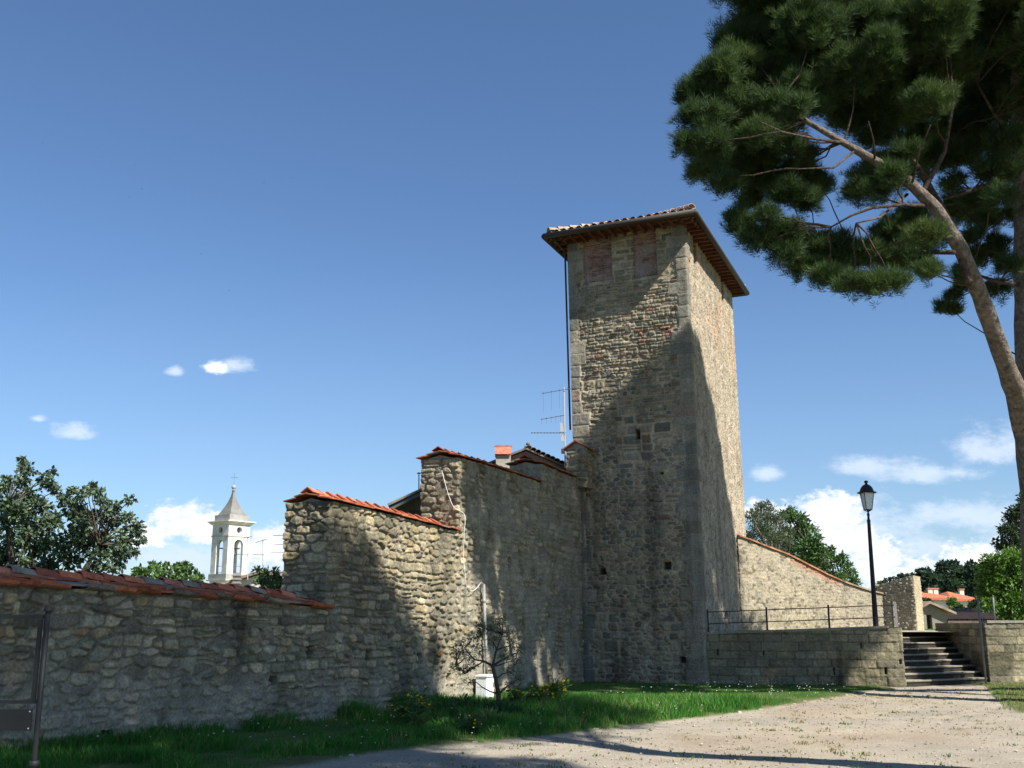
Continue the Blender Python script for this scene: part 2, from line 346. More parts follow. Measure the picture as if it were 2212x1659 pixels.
# ------------------------------------------------------------------ terracotta tiles
def tile_col(dark=0.0,grey=.12):
    b=np.array(random.choice([(.42,.13,.065),(.36,.105,.05),(.46,.16,.08),(.30,.09,.05),(.40,.15,.09)]))*random.uniform(.8,1.2)*(1-dark)
    if random.random()<grey: b=np.array((.22,.19,.15))*random.uniform(.7,1.2)
    return b
def coppo(mb,p0,p1,r0,r1,up=(0,0,1),c=(.4,.13,.07),th=.014,n=6,arc=1.0,flat=.8,ang=False):
    p0,p1,up=Vector(p0),Vector(p1),Vector(up); d=(p1-p0).normalized(); s=d.cross(up).normalized(); u=s.cross(d).normalized()
    V=[]
    for (p,r) in ((p0,r0),(p1,r1)):
        for q in (0,-th):
            for k in range(n+1):
                t=math.pi*(.5-arc/2)+math.pi*arc*k/n
                cx,cy=math.cos(t)*(r+q),math.sin(t)*(r+q)*flat
                if ang: cx=(r+q)*(1-2*k/n); cy=(r+q)*.62*(1-abs(1-2*k/n))+q*.5
                V.append(p+s*cx+u*cy)
    m=n+1;F=[]
    for k in range(n):
        F.append((k,k+1,2*m+k+1,2*m+k)); F.append((m+k+1,m+k,3*m+k,3*m+k+1))
        F.append((k+1,k,m+k,m+k+1)); F.append((2*m+k,2*m+k+1,3*m+k+1,3*m+k))
    F.append((0,2*m,3*m,m)); F.append((n,m+n,3*m+n,2*m+n))
    mb.add(V,F,c)
def slab(mb,c0,du,dn,lu,ln,th,c):
    """thin rectangular tile: centre line start c0, axis du length lu, axis dn length ln"""
    c0,du,dn=Vector(c0),Vector(du),Vector(dn); up=du.cross(dn).normalized()
    if up.z<0: up=-up
    V=[c0,c0+du*lu,c0+du*lu+dn*ln,c0+dn*ln]; V=[v for v in V]+[v+up*th for v in V]
    mb.add(V,[(0,3,2,1),(4,5,6,7),(0,1,5,4),(1,2,6,5),(2,3,7,6),(3,0,4,7)],c)
# ------------------------------------------------------------------ ground
PE=[atz(*p,0) for p in [(600,1659),(850,1624),(1100,1600),(1300,1577),(1500,1552),(1700,1523),(1860,1498),(1940,1488)]]
PEY=np.array([2.0,8.0]+[p.y for p in PE]+[60.]); PEX=np.array([-9.0,-5.6]+[p.x for p in PE]+[PE[-1].x+.3])
def edge_x(Y): return np.interp(Y,PEY,PEX)+.16*(fbm(Y*1.3,Y*0+2,4,3)-.5)*2
RG=[atz(*p,0) for p in [(2212,1545),(2175,1525),(2150,1500),(2135,1482)]]   # grass patch at the foot of the right wall
RGY=np.array([14.]+[p.y for p in RG]); RGX=np.array([16.]+[p.x for p in RG])
def right_grass(X,Y): return (Y>20)&(X>np.interp(Y,RGY,RGX)+.12*(fbm(Y*3,X*3,8,2)-.5))
xs=np.arange(-13,18,.09); ys=np.arange(1.0,33,.09); GX,GY=np.meshgrid(xs,ys)
onpath=sstep(GX-edge_x(GY),-.10,.12)*(1-right_grass(GX,GY)*1.0)
GZ=.03*(fbm(GX*.5,GY*.5,3,3)-.5)+.018*(fbm(GX*5,GY*5,9,3)-.5)-.03*onpath+.02
cd_=np.array((.335,.298,.235)); cs_=np.array((.115,.125,.05))
n1=fbm(GX*.7,GY*.7,21,4)[...,None]; n2=fbm(GX*6,GY*6,22,3)[...,None]; n3=fbm(GX*.35,GY*.5,25,3)[...,None]
dirt=cd_*(.78+.36*n1+.22*(n2-.5)); rut=np.exp(-((GX-(edge_x(GY)+2.6+.25*np.sin(GY*.3)))/.28)**2)+np.exp(-((GX-(edge_x(GY)+4.1+.25*np.sin(GY*.3)))/.28)**2); dirt=dirt*(1+.10*rut*(fbm(GX*2,GY*.6,24,3)>.4))[...,None]
dirt=dirt*(1-.30*sstep(n3,.5,.7))+np.array((.30,.215,.14))*.30*sstep(n3,.5,.7)
dry=sstep(n2*.6+n1*.4,.60,.74)*sstep(GY,0,1)[...,None]; dirt=dirt*(1-.45*dry)+np.array((.23,.21,.10))*.45*dry
soil=cs_*(.7+.6*n2)
gc=dirt*onpath[...,None]+soil*(1-onpath[...,None])
ii=np.arange(len(ys)-1)[:,None]*len(xs)+np.arange(len(xs)-1)[None,:]
M_GROUND=mat_attr('packed_earth',.97,28,.30,.8,.02,1.1,.10,spec=.1)
g=fast_mesh('path',np.stack([GX,GY,GZ],-1),[np.stack([ii,ii+1,ii+len(xs)+1,ii+len(xs)],-1).reshape(-1,4)],M_GROUND,None,gc.reshape(-1,3),True); tag(g,kind='structure')
bs=np.linspace(-2500,2500,60); BX,BY=np.meshgrid(bs,bs+2000); bi=np.arange(59)[:,None]*60+np.arange(59)[None,:]
g=fast_mesh('ground',np.stack([BX,BY,BX*0-.06],-1),[np.stack([bi,bi+1,bi+61,bi+60],-1).reshape(-1,4)],M_GROUND,None,np.tile((.11,.12,.05),(3600,1)),True); tag(g,kind='structure')
# ------------------------------------------------------------------ the long wall: plan line and tops
WL=np.array([(-7.4,11.15),(-3.07,18.17),(-1.45,22.19),(1.95,30.25)])
WA=np.concatenate([[0],np.cumsum(np.hypot(*np.diff(WL,axis=0).T))])
def z_at(Y,y):
    b=-(y-829.5)/FPX; return EYE+Y*(ST+b*CT)/(CT-b*ST)
def wallpt(x,y,WL=WL,WA=WA):
    z=2.
    for _ in range(8):
        best=None
        for i in range(len(WL)-1):
            d=(WL[i+1]-WL[i])/(WA[i+1]-WA[i]); k=(x-1106)/FPX
            t=(k*(WL[i][1]*CT+(z-EYE)*ST)-WL[i][0])/(d[0]-k*d[1]*CT); u=WA[i]+t
            if -1e-6<=t<=WA[i+1]-WA[i]+1e-6 or (i==0 and t<0) or (i==len(WL)-2 and t>0): best=(u,WL[i]+d*t); 
        u,p=best; z=z_at(p[1],y)
    return u,z,p
def wl_at(u): return np.array([np.interp(u,WA,WL[:,0]),np.interp(u,WA,WL[:,1])])
def wl_dir(u):
    d=wl_at(u+.05)-wl_at(u-.05); return d/np.linalg.norm(d)
uB,zB0,pB=wallpt(712,1080); uC,zC0,pC=wallpt(989,986); uD,zD0,pD=wallpt(1169,1001); uT=WA[-1]
tA=[wallpt(*q)[:2] for q in [(0,1262),(350,1284),(560,1299),(690,1313)]]
tB=[wallpt(*q)[:2] for q in [(712,1082),(850,1114),(1000,1152)]]
tC=[wallpt(*q)[:2] for q in [(989,988),(1080,1014),(1166,1042)]]
tD=[wallpt(*q)[:2] for q in [(1171,1003),(1254,1038)]]
print('wall u',uB,uC,uD,uT,'tops',[ [round(float(b),2) for a,b in t] for t in (tA,tB,tC,tD)])
def topfn(t,off=0.):
    a=np.array([q[0] for q in t]); b=np.array([q[1] for q in t]); return lambda u: np.interp(np.asarray(u)+off,a,b)
fA,fB,fC,fD=topfn(tA),topfn(tB),topfn(tC),topfn(tD)
THK=.88
def wfield(seed,plaster=None):
    def f(U,Z):
        d,i=vor_pat(U,Z,seed,.28,.14,4.5,.85,(.005,.024),.03)
        d2,i2=rows_pat(U,Z,seed+1,(.08,.21),(.12,.44),(.07,.028),(.005,.024),.06,.28,.4)
        m=fbm(U*.6,Z*.9,seed+70,3)>.53
        d=np.where(m,d,d2); i=np.where(m,i,i2+7000000)
        pl=plaster(U,Z) if plaster else 0*U
        d=d-.02*pl
        h,c=stone_field(U,Z,d,i,seed,PAL_W,PW_W,.038,.018,-.02,.014,mort=np.array((.195,.185,.155)))
        pc=np.array((.285,.262,.205))*(.72+.55*fbm(U*5,Z*2.5,77,5))[...,None]*(.85+.3*hid(i,4))[...,None]
        w=np.clip(pl*1.1*sstep(fbm(U*2.2,Z*2.0,78,5),.30,.58),0,.92)[...,None]
        c=c*(1-w)+pc*w; h=h*(1-.72*w[...,0])+.02*w[...,0]*fbm(U*6,Z*6,79,4)
        # a few brick-red stones
        return h,c
    return f
FW=wfield(100,lambda U,Z: np.clip(sstep(U,uB+3.0,uC+1.4)*.62+.35*sstep(Z,1.1,.4)+.25*sstep(1.6-Z,0,.9),0,1))
def whole(name,path_pts,u_a,fn,holes,label,uoff,seed):
    root=empty(name,(path_pts[0][0],path_pts[0][1],0),label,'wall')
    P=Path(path_pts)
    zt=lambda u: fn(np.maximum(u+uoff,u_a))
    def fld(U,Z): return FW(U,Z)
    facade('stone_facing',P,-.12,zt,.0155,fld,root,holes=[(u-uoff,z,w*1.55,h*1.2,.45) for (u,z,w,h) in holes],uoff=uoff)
    return root,P,zt
holesA=[];holesB=[];holesC=[]
for (x,y,w,h) in [(670,1409,.13,.17),(797,1416,.13,.15),(906,1423,.14,.17),(976,1419,.10,.14),(996,1297,.13,.17),(970,1466,.14,.17),(840,1372,.10,.10),(230,1590,.12,.12),(590,1470,.10,.12)]:
    u,z,_=wallpt(x,y); (holesA if u<uB else holesB).append((u,z,w,h))
for (x,y,w,h) in [(1100,1218,.10,.26),(1155,1418,.13,.16),(1208,1300,.09,.10),(1190,1180,.07,.09),(1236,1330,.1,.1)]:
    u,z,_=wallpt(x,y); holesC.append((u,z,w,h))
dB=wl_dir(uB+.1); nB=np.array([dB[1],-dB[0]]); dC=wl_dir(uC); nC=np.array([dC[1],-dC[0]]); dD=wl_dir(uD); nD=np.array([dD[1],-dD[0]])
def line(u0,u1): 
    us=[u0]+[a for a in WA if u0+.02<a<u1-.02]+[u1]; return [tuple(wl_at(u)) for u in us]
rA,PA,ztA=whole('garden_wall',line(0,uB),0,fA,holesA,'long low rubble stone wall with an uneven dark red tiled coping, in the left foreground','x' and 0.0,100)
core_mesh('wall_core',PA,THK,-.12,fA,rA,inset=.5)
eB=[tuple(pB-nB*THK)]; rB,PB,ztB=whole('stepped_wall',eB+line(uB,uC),uB,fB,holesB,'taller rubble wall section with a bright orange tiled coping, between the low wall and the wall with the white cable',uB-THK,100)
eC=[tuple(pC-nC*THK)]; rC,PC,ztC=whole('high_wall',eC+line(uC,uD),uC,fC,holesC,'highest pale wall section with a white cable hanging down its rough end',uC-THK,100)
eD=[tuple(wl_at(uD)-nD*THK)]
rD,PD,ztD=whole('high_wall',eD+line(uD,uT+.1),uD,fD,[],'short top wall section butting against the left foot of the stone tower',uD-THK,100)
for r,P,f,u0,off in ((rB,PB,fB,THK,uB-THK),(rC,PC,fC,THK,uC-THK),(rD,PD,fD,THK,uD-THK)):
    core_mesh('wall_core',P,THK,-.12,lambda u,f=f,off=off: f(u+off),r,inset=.5,u0=u0)
# end faces' backs are closed by the cores
# ---- copings
def coping(name,root,u0,u1,fn,style,fade=1.0):
    """angled ridge caps over two rows of thin tiles, following the wall"""
    low=MB(); rid=MB(); u=u0-.10; L=.36
    gable=.085 if style!='old' else .09
    while u<u1:
        d=wl_dir(min(max(u,.1),uT-.1)); n=np.array([d[1],-d[0]]); l=min(L,u1-u+.04)
        p=wl_at(u) if u>=0 else wl_at(0)+d*u
        if u>u1: break
        z=float(fn(max(u,u0))); z2=float(fn(min(u+l,u1))); dz=(z2-z)/l
        du=Vector((d[0],d[1],dz))
        for side in (0,1):
            base=Vector((p[0],p[1],z))-Vector((n[0],n[1],0))*(THK/2)   # crest line
            out=Vector((n[0],n[1],0))*(1 if side==0 else -1)
            half=THK/2+.10
            dn=(out*half-Vector((0,0,gable))).normalized(); ln=math.hypot(half,gable)
            for q in ((0,.54,.028),(.48,1.0,0.0)):
                j=random.uniform(-.012,.012); c=tile_col(.0,.05 if style!='old' else .18)
                if style=='old': c=c*1.0
                st=base+Vector((0,0,gable+.03+q[2]+j))+dn*ln*q[0]+du*random.uniform(-.01,.01)
                if style=='old' and q[1]==1.0:
                    for k in range(2):
                        pass
                slab(low,st,du,dn,l+.012,ln*(q[1]-q[0]),.022,c)
            # old wall: loose half-round tiles lying along the slope, lapped
            if style=='old':
                for row in (.26,.62,.92):
                    if random.random()<.8:
                        st=base+Vector((0,0,gable+.05))+dn*ln*(row+random.uniform(-.05,.05))
                        yaw=out*random.uniform(-.05,.05)
                        coppo(rid,st-du*.05+yaw+Vector((0,0,.035)),st+du*(l+.05)-yaw,.125,.105,-dn.cross(du)*(1 if side==0 else -1),tile_col(.0,.16)*1.1,.016,6,1.0,.75)
        u+=l
        if u>=u1-.05: break
    u=u0-.10
    while u<u1-.02:
        d=wl_dir(min(max(u,.1),uT-.1)); n=np.array([d[1],-d[0]])
        p=wl_at(u) if u>=0 else wl_at(0)+d*u
        z=float(fn(max(u,u0)));  l=.40
        c0=Vector((p[0],p[1],z+gable+.03))-Vector((n[0],n[1],0))*(THK/2)
        dd=Vector((d[0],d[1],(float(fn(min(u+l,u1)))-z)/l))
        if style=='old':
            coppo(rid,c0+Vector((0,0,.045+random.uniform(0,.02))),c0+dd*(l+.04)+Vector((0,0,.02)),.115,.10,(0,0,1),tile_col(.0,.12)*1.1,.018,6,1.0,.85)
        else:
            coppo(rid,c0+Vector((0,0,.05+random.uniform(-.008,.012))),c0+dd*(l+.05)+Vector((0,0,.015)),.155,.135,(0,0,1),tile_col(0,.04)*fade,.02,2,1.0,.9,True)
        u+=.345
    o=low.build('tile_coping',M_TILE,root); o2=rid.build('ridge_tiles',M_TILE,root)
    # fillet of mortar and stone between wall top and the tiles
    fl=MB(); k=16; us=np.linspace(u0+.02,u1-.02,k)
    for a,b in zip(us[:-1],us[1:]):
        q=[]
        for w in (a,b):
            d=wl_dir(min(max(w,.1),uT-.1)); n=np.array([d[1],-d[0]]); p=wl_at(w); z=float(fn(w))
            f_=p-n*.035; bk=p-n*(THK-.035); m_=p-n*(THK/2)
            q+= [Vector((f_[0],f_[1],z-.02)),Vector((m_[0],m_[1],z+gable-.01)),Vector((bk[0],bk[1],z-.02))]
        fl.add(q,[(0,3,4,1),(1,4,5,2),(0,1,2),(3,5,4)],(.27,.245,.19))
    fl.build('mortar_bed',M_STONE,root)
coping('c',rA,0,uB-.03,fA,'old'); coping('c',rB,uB,uC-.03,fB,'new'); coping('c',rC,uC,uD-.03,fC,'new',.85); coping('c',rD,uD,uT-.15,fD,'new',.75)
# ------------------------------------------------------------------ tower
d1=np.array([-.905,.425]); d2=np.array([.38,.925]); d1/=np.linalg.norm(d1); d2/=np.linalg.norm(d2)
Tb=atz(1526,1480,0); Lb=online(Tb,d1,1254,0); Rb=online(Tb,d2,1629,0)
Tt=at(1477,479,29.2); ZT=Tt.z; Lt=online(Tt,d1,1226,ZT); Rt=online(Tt,d2,1580,ZT)
print('tower',Tb,Lb,Rb,'top',Tt,Lt,Rt)
tower=empty('stone_tower',(Tb.x,Tb.y,0),'tall square medieval stone tower with a low overhanging tiled roof','tower')
PT=Path([Lb,Tb,Rb],[Lt,Tt,Rt],ZT,0.); Wf=PT.a[1]; Wr=PT.L-Wf
def tower_field(U,Z):
    right=U>Wf; s=np.where(right,U-Wf,Wf-U)
    dA,iA=rows_pat(U,Z,301,(.06,.135),(.09,.30),(.03,.012),(.003,.012),.03,.1,.3)
    dB_,iB=vor_pat(U,Z,302,.23,.125,3.4,.75,(.008,.020),.02); iB=iB+10**7
    dC_,iC=rows_pat(U,Z,303,(.20,.34),(.25,.60),(.03,.015),(.018,.06),.05,.15,.15); iC=iC+2*10**7
    dR,iR=vor_pat(U,Z,304,.17,.085,3.0,.85,(.004,.016),.02); iR=iR+3*10**7
    # quoins
    qr=np.floor(Z/.36+ .3*np.sin(np.floor(Z/.36)*2.1)*0); ql=np.where(_h(qr,qr*0+5,77)>.5,.52,.30)*(.9+.3*_h(qr,qr*0+9,78)); qz=Z/.36-qr
    near=np.minimum(s,1e9); dq=np.minimum(ql-near,np.minimum(qz,1-qz)*.36)-.008+.012*(fbm(U*6,Z*6,80,2)-.5); iq=(qr*2+5*10**7).astype(np.int64)
    sl=U; dql=np.minimum(ql*.9-sl,np.minimum(qz,1-qz)*.36)-.008; iql=(qr*2+6*10**7).astype(np.int64)
    zb=ZT-1.62+.12*(fbm(U*.9,U*0,81,2)-.5)
    up=(Z>zb)&~right
    low=Z<6.9+.5*(fbm(U*1.2,Z*1.2,82,2)-.5)
    d=np.where(up,dC_,np.where(low,dB_,dA)); i=np.where(up,iC,np.where(low,iB,iA))
    d=np.where(right,dR,d); i=np.where(right,iR,i)
    # big blocks mixed into the courses
    big=(fbm(U*1.1,Z*1.3,83,3)>.62)&~right&~up; d=np.where(big,dC_-.0,d); i=np.where(big,iC,i)
    q=(ql-near>-.012); d=np.where(q&~right,dq,d); i=np.where(q&~right,iq,i)
    qR=(ql*.75-near>-.012)&right; d=np.where(qR,np.minimum(ql*.75-near,np.minimum(qz,1-qz)*.36)-.006,d); i=np.where(qR,iq,i)
    q2=(ql*.9-sl>-.012)&~right; d=np.where(q2,dql,d); i=np.where(q2,iql,i)
    # blocked-up openings in brick under the eaves of the front face
    brick=np.zeros(U.shape,bool)
    for (a,b,z0,z1) in BRICK:
        brick|=(U>a)&(U<b)&(Z>z0)&(Z<z1)
    dK,iK=rows_pat(U,Z,305,(.055,.068),(.16,.26),(.008,.006),(.004,.010),.01,0,.05); iK=iK+7*10**7
    d=np.where(brick,dK,d); i=np.where(brick,iK,i)
    h,c=stone_field(U,Z,d,i,300,PAL_T,PW_T,.038,.028,.012,.012,grime=.26)
    bc=np.array((.225,.125,.09))*(.6+.9*hid(iK,91))[...,None]; gy=sstep(fbm(U*2.3,Z*3.5,92,3),.52,.62)[...,None]; bc=bc*(1-gy)+np.array((.27,.20,.17))*gy
    bm=sstep(dK,-.002,.004)[...,None]; c=np.where(brick[...,None],bc*bm*1.1+np.array((.26,.22,.18))*(1-bm),c); h=np.where(brick,h*.35-.055,h)
    tint=np.where(((i>=5*10**7)&(i<7*10**7))[...,None],np.array((.265,.262,.215))*(.8+.35*hid(i,93))[...,None],c)
    c=np.where((q&~right|q2|qR)[...,None],c*.62+tint*.40,c); h=np.where(q&~right|q2|qR,h*.45+.03,h)
    # scattered red bricks in the upper courses
    rb=(hid(i,94)>.955)&(Z>ZT-4.6)&~up&~right&(fbm(U*1.2,Z*1.2,95,2)>.5); c=np.where(rb[...,None],np.array((.26,.15,.10))*(.7+.5*hid(i,96))[...,None],c)
    # right face: warmer, finer and mostly mortar
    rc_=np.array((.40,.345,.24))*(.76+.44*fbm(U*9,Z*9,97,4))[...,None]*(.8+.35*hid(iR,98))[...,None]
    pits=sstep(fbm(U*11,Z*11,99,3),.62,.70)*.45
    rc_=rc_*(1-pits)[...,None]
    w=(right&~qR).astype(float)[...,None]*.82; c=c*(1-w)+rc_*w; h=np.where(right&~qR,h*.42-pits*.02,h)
    rpk=(right&(Z>ZT-3.2)&(fbm(U*.9,Z*1.1,111,3)>.58)); c=np.where(rpk[...,None],c*np.array((1.04,.91,.85)),c)
    # run-off stains below
    st=sstep(fbm(U*4.5,Z*.25,112,4),.48,.72)*.28*np.where(Z<7,1,.45); c=c*(1-st)[...,None]
    return h,c*np.array((1.0,.985,1.05))
def tower_u(x,y,face):
    """facade coordinate of a pixel on the front ('f') or right ('r') face"""
    z=6.
    for _ in range(8):
        w=(z-0)/ZT; C=Tb.lerp(Tt,w); E_=(Lb.lerp(Lt,w) if face=='f' else Rb.lerp(Rt,w)); d=(E_-C); ln=d.length; d=d/ln if ln else d
        p=online((C.x,C.y),(d.x,d.y),x,z); t=math.hypot(p.x-C.x,p.y-C.y)/math.hypot(E_.x-C.x,E_.y-C.y); z=z_at(p.y,y)
    return (Wf*(1-t) if face=='f' else Wf+Wr*t),z
bk1=tower_u(1262,560,'f'); bk1b=tower_u(1322,560,'f'); bk2=tower_u(1368,550,'f'); bk2b=tower_u(1418,545,'f')
BRICK=[(bk1[0],bk1b[0],ZT-1.45,ZT-.0),(bk2[0],bk2b[0],ZT-1.5,ZT-.0)]
th_=[]
for (x,y,f,w,h,dp) in [(1378,938,'f',.10,.27,.25),(1302,1234,'f',.15,.17,.25),(1441,1222,'f',.16,.19,.25),(1475,1426,'f',.13,.16,.2),(1430,1022,'f',.08,.08,.12),(1524,945,'r',.14,.26,.3),(1569,1330,'r',.30,.16,.25),(1570,1354,'r',.26,.12,.2),(1524,655,'r',.10,.12,.12),(1440,712,'f',.06,.06,.1)]:
    u,z=tower_u(x,y,f); th_.append((u,z,w*1.35,h*1.1,dp))
ua,za=tower_u(1502,572,'r'); ub,zb_=tower_u(1562,655,'r')
for (u,z) in ((ua,za),(ub,zb_)): th_.append((u,(z+ZT+.2)/2,.42,ZT+.2-z,.30))
u3,_=tower_u(1480,500,'r'); th_.append((Wf+.30,ZT-.18,.20,.5,.3))
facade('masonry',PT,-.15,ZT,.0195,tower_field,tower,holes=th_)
# body behind the facing (and its two far sides)
mb=MB(); V=[]
BLb=Lb+(Rb-Tb); BLt=Lt+(Rt-Tt)
cb_=(Lb+Rb)/2; ct_=(Lt+Rt)/2
def shr(p,c,k=.36): 
    v=(c-p); v.z=0; return p+v.normalized()*k*1.4
ring=[(Lb,Lt),(Tb,Tt),(Rb,Rt),(BLb,BLt)]
V=[shr(a,cb_)-Vector((0,0,.15)) for a,b in ring]+[shr(b,ct_) for a,b in ring]
mb.add(V,[(0,1,5,4),(1,2,6,5),(2,3,7,6),(3,0,4,7),(4,5,6,7),(3,2,1,0)],(.20,.185,.145)); mb.build('inner_masonry',M_STONE,tower)
# roof
def rayz(x,y,z):
    r=ray(x,y); t=(z-EYE)/r.z; return Vector((r.x*t,r.y*t,z))
ZE=ZT-.04; E0=rayz(1499,458,ZE); EL_=online(E0,d1,1178,ZE); ER_=online(E0,d2,1612,ZE); EB=EL_+(ER_-E0)
print('eave',E0,EL_,ER_,'overhang',[(E0-Tt).length])
eav=[EL_,E0,ER_,EB]; cen=(EL_+ER_)/2; apex=cen+Vector((0,0,.95))
Vd1=Vector((d1[0],d1[1],0)); Vd2=Vector((d2[0],d2[1],0))
lr=(ER_-E0).length; lf=(E0-EL_).length
half=min(lr,lf)/2; ax=(ER_-E0).normalized(); rid0=(EL_+E0)/2+ax*half*.98+Vector((0,0,.75)); rid1=(ER_+EB)/2-ax*half*.98+Vector((0,0,.75))
rf=MB(); up=Vector((0,0,.055))
V=[p+up for p in eav]+[rid0+up,rid1+up]+[p-Vector((0,0,.0)) for p in eav]
rf.add(V,[(0,1,4),(1,2,5,4),(2,3,5),(3,0,4,5),(6,9,8,7),(0,6,7,1),(1,7,8,2),(2,8,9,3),(3,9,6,0)],(.11,.045,.028))
roof=rf.build('roof',M_TILE,tower)
tl=MB()
def slope_tiles(a,b,ra,rb_):
    """half-round tiles up the slope whose eave runs a-b and whose ridge runs ra-rb_"""
    e=(b-a); n=int(e.length/.235); 
    for k in range(n):
        t=(k+.5)/n; p=a+e*t
        # rise direction: perpendicular to the eave in plan
        m_=(ra+rb_)/2-(a+b)/2; inn=m_-e.normalized()*m_.dot(e.normalized()); inn.z=0; inn.normalize()
        run=(ra-a).dot(inn); rise=ra.z-a.z
        ta=(ra-a).dot(e)/e.length_squared; tb=(rb_-a).dot(e)/e.length_squared
        frac=min(1,t/ta if ta>1e-3 else 1,(1-t)/(1-tb) if tb<.999 else 1)
        ln=math.hypot(run,rise)*frac; dv=(inn*run+Vector((0,0,rise))).normalized(); s=-.015
        while s<ln-.05:
            l=min(.40,ln-s+.03); q=p+dv*s+Vector((0,0,.055))
            c=np.array(random.choice([(.50,.36,.26),(.42,.26,.17),(.55,.45,.36),(.38,.20,.12),(.46,.40,.33)]))*random.uniform(.62,.95)
            coppo(tl,q+Vector((0,0,.028))+dv*random.uniform(-.02,.02),q+dv*l,.095,.08,(0,0,1),c,.014,6,1.0,.85); s+=.34
slope_tiles(EL_,E0,rid0,rid0); slope_tiles(E0,ER_,rid0,rid1); slope_tiles(ER_,EB,rid1,rid1); slope_tiles(EB,EL_,rid1,rid0)
for (a,b) in ((EL_,rid0),(E0,rid0),(ER_,rid1),(EB,rid1),(rid0,rid1)):
    v=b-a; n=max(2,int(v.length/.36)); 
    for k in range(n): coppo(tl,a+v*(k/n)+Vector((0,0,.16))+(v.normalized()*.10 if k==0 else Vector()),a+v*((k+1.15)/n)+Vector((0,0,.12)),.13,.11,(0,0,1),np.array((.45,.33,.25))*random.uniform(.8,1.1),.016,6,1.0,.85)
tl.build('roof_tiles',M_TILE,tower)
# fascia gutter
gt=MB(); c_=(eav[0]+eav[2])/2
out=[p+(p-c_).normalized()*.06+Vector((0,0,-.0)) for p in eav]
for a,b in zip(out,out[1:]+out[:1]): gt.tube([a+Vector((0,0,-.01)),b+Vector((0,0,-.01))],.085,10,(.045,.040,.036))
gt.build('gutter',M_PAINT,tower,True)
dp=MB(); q0=Lt+(Lt-Tt).normalized()*.09+Vector((0,0,-.12)); q1=Lb.lerp(Lt,7.1/ZT)+(Lt-Tt).normalized()*.09
dp.tube([out[0]+(out[1]-out[0]).normalized()*.25+Vector((0,0,-.02)),q0-Vector((0,0,.25)),q1],.028,8,(.045,.045,.045)); dp.build('downpipe',M_PAINT,tower,True)
# rafters and the wall plate
def rafters(a,b,inn,n):
    for k in range(n):
        t=(k+.5)/n; p=a.lerp(b,t); m=MB(); e=(b-a).normalized()
        o=p-Vector((0,0,.105)); V=[]
        f=Matrix(((e.x,inn.x,0,o.x),(e.y,inn.y,0,o.y),(0,0,1,o.z),(0,0,0,1)))
        m.box((-.035,.03,-.0),(.035,1.0,.10),np.array((.12,.05,.03))*random.uniform(.75,1.2),f); m.build('rafter',M_WOOD,tower)
nf_=Vector((-d1[1],d1[0],0)); nf_=nf_ if nf_.y>0 else -nf_
nr_=Vector((-d2[1],d2[0],0)); nr_=nr_ if nr_.x<0 else -nr_
rafters(EL_,E0,nf_,15); rafters(E0,ER_,nr_,24); rafters(EL_,EB,-nr_,20)
# ------------------------------------------------------------------ little gabled pier beside the tower
pr=empty('stone_pier',tuple(wl_at(uT-.35))+(0,),'small stone pier with a gabled tile cap tucked against the left side of the tower','pier')
a0=at(1224,965,29.6); a1=at(1262,965,29.6); wz=1.0
dirp=Vector((dD[0],dD[1],0)); nnp=Vector((nD[0],nD[1],0))
p0=Vector((a0.x,29.7,0)); zt_=z_at(29.7,972)
p0=Vector((at(1224,965,30.05).x,30.05,0)); zt_=z_at(30.05,972); zpb=float(fD(uT))-.25
PP=Path([(p0.x,p0.y),(p0.x+.52,p0.y-.28),(p0.x+.80,p0.y+.5)])
facade('stone_facing',PP,zpb,zt_,.024,lambda U,Z: (lambda di: stone_field(U,Z,di[0],di[1],410,PAL_T,PW_T,.05,.04,.01,.012))(rows_pat(U,Z,411,(.09,.18),(.14,.35))),pr)
core_mesh('core',PP,.3,zpb,zt_,pr,u0=0)
mb=MB(); cx=(p0.x+.52*.5); cyy=p0.y-.14
e1=Vector((.52,-.28,0)).normalized(); e2=Vector((.28,.78,0)).normalized(); o=Vector((p0.x,p0.y,zt_))-e1*.1-e2*.08
wd=.59+.2
for (s,t0,t1) in ((0,0,.5),(1,.5,1)):
    A=o+e1*wd*t0+Vector((0,0,0 if s==0 else .22)); B=o+e1*wd*t1+Vector((0,0,.22 if s==0 else 0)); dn=(B-A)
    slab(mb,A,e2,dn.normalized(),.95,dn.length+.02,.035,(.42,.15,.08))
mb.prism([(0.05,0),(wd-.05,0),(wd/2,.20)],o+e2*.08,e1,(0,0,1),e2,.75,(.27,.24,.19)); mb.build('tile_cap',M_TILE,pr)
# ------------------------------------------------------------------ terrace: retaining walls, stairs, upper ground
def ashlar(seed,patch=True):
    def f(U,Z):
        d,i=rows_pat(U,Z,seed,(.18,.24),(.26,.62),(.012,.006),(.003,.011),.015,.06,.03,zlo=-.2,zhi=3)
        h,c=stone_field(U,Z,d,i,seed,np.array([(.22,.212,.165),(.19,.185,.145),(.25,.235,.18),(.16,.16,.132),(.21,.208,.175)]),np.array([.3,.25,.2,.12,.13]),.012,.014,.0,.011,mort=np.array((.12,.11,.09)),grime=.45)
        return h,c
    return f
S0=atz(1521,1479,0); S1=atz(1957,1484,0); S2=atz(2139,1476,0)
dS=(S1-S0).normalized(); back=Vector((-.02,1,0)).normalized()
zS0=z_at(S0.y,1371); zS1=z_at(S1.y,1356); ZU=1.36
print('retaining',S0,S1,S2,zS0,zS1)
rt=empty('retaining_wall',S0,'low ashlar retaining wall with iron railing on top, between the tower and the steps','wall')
SE=S1+back*3.3
Pr=Path([S0,S1,SE]); l1=Pr.a[1]
ztr=lambda u: np.interp(u,[0,l1,Pr.L],[zS0,zS1,zS1])
wh=[]
for (x,y,w,h) in [(2063,1500,0,0)]: pass
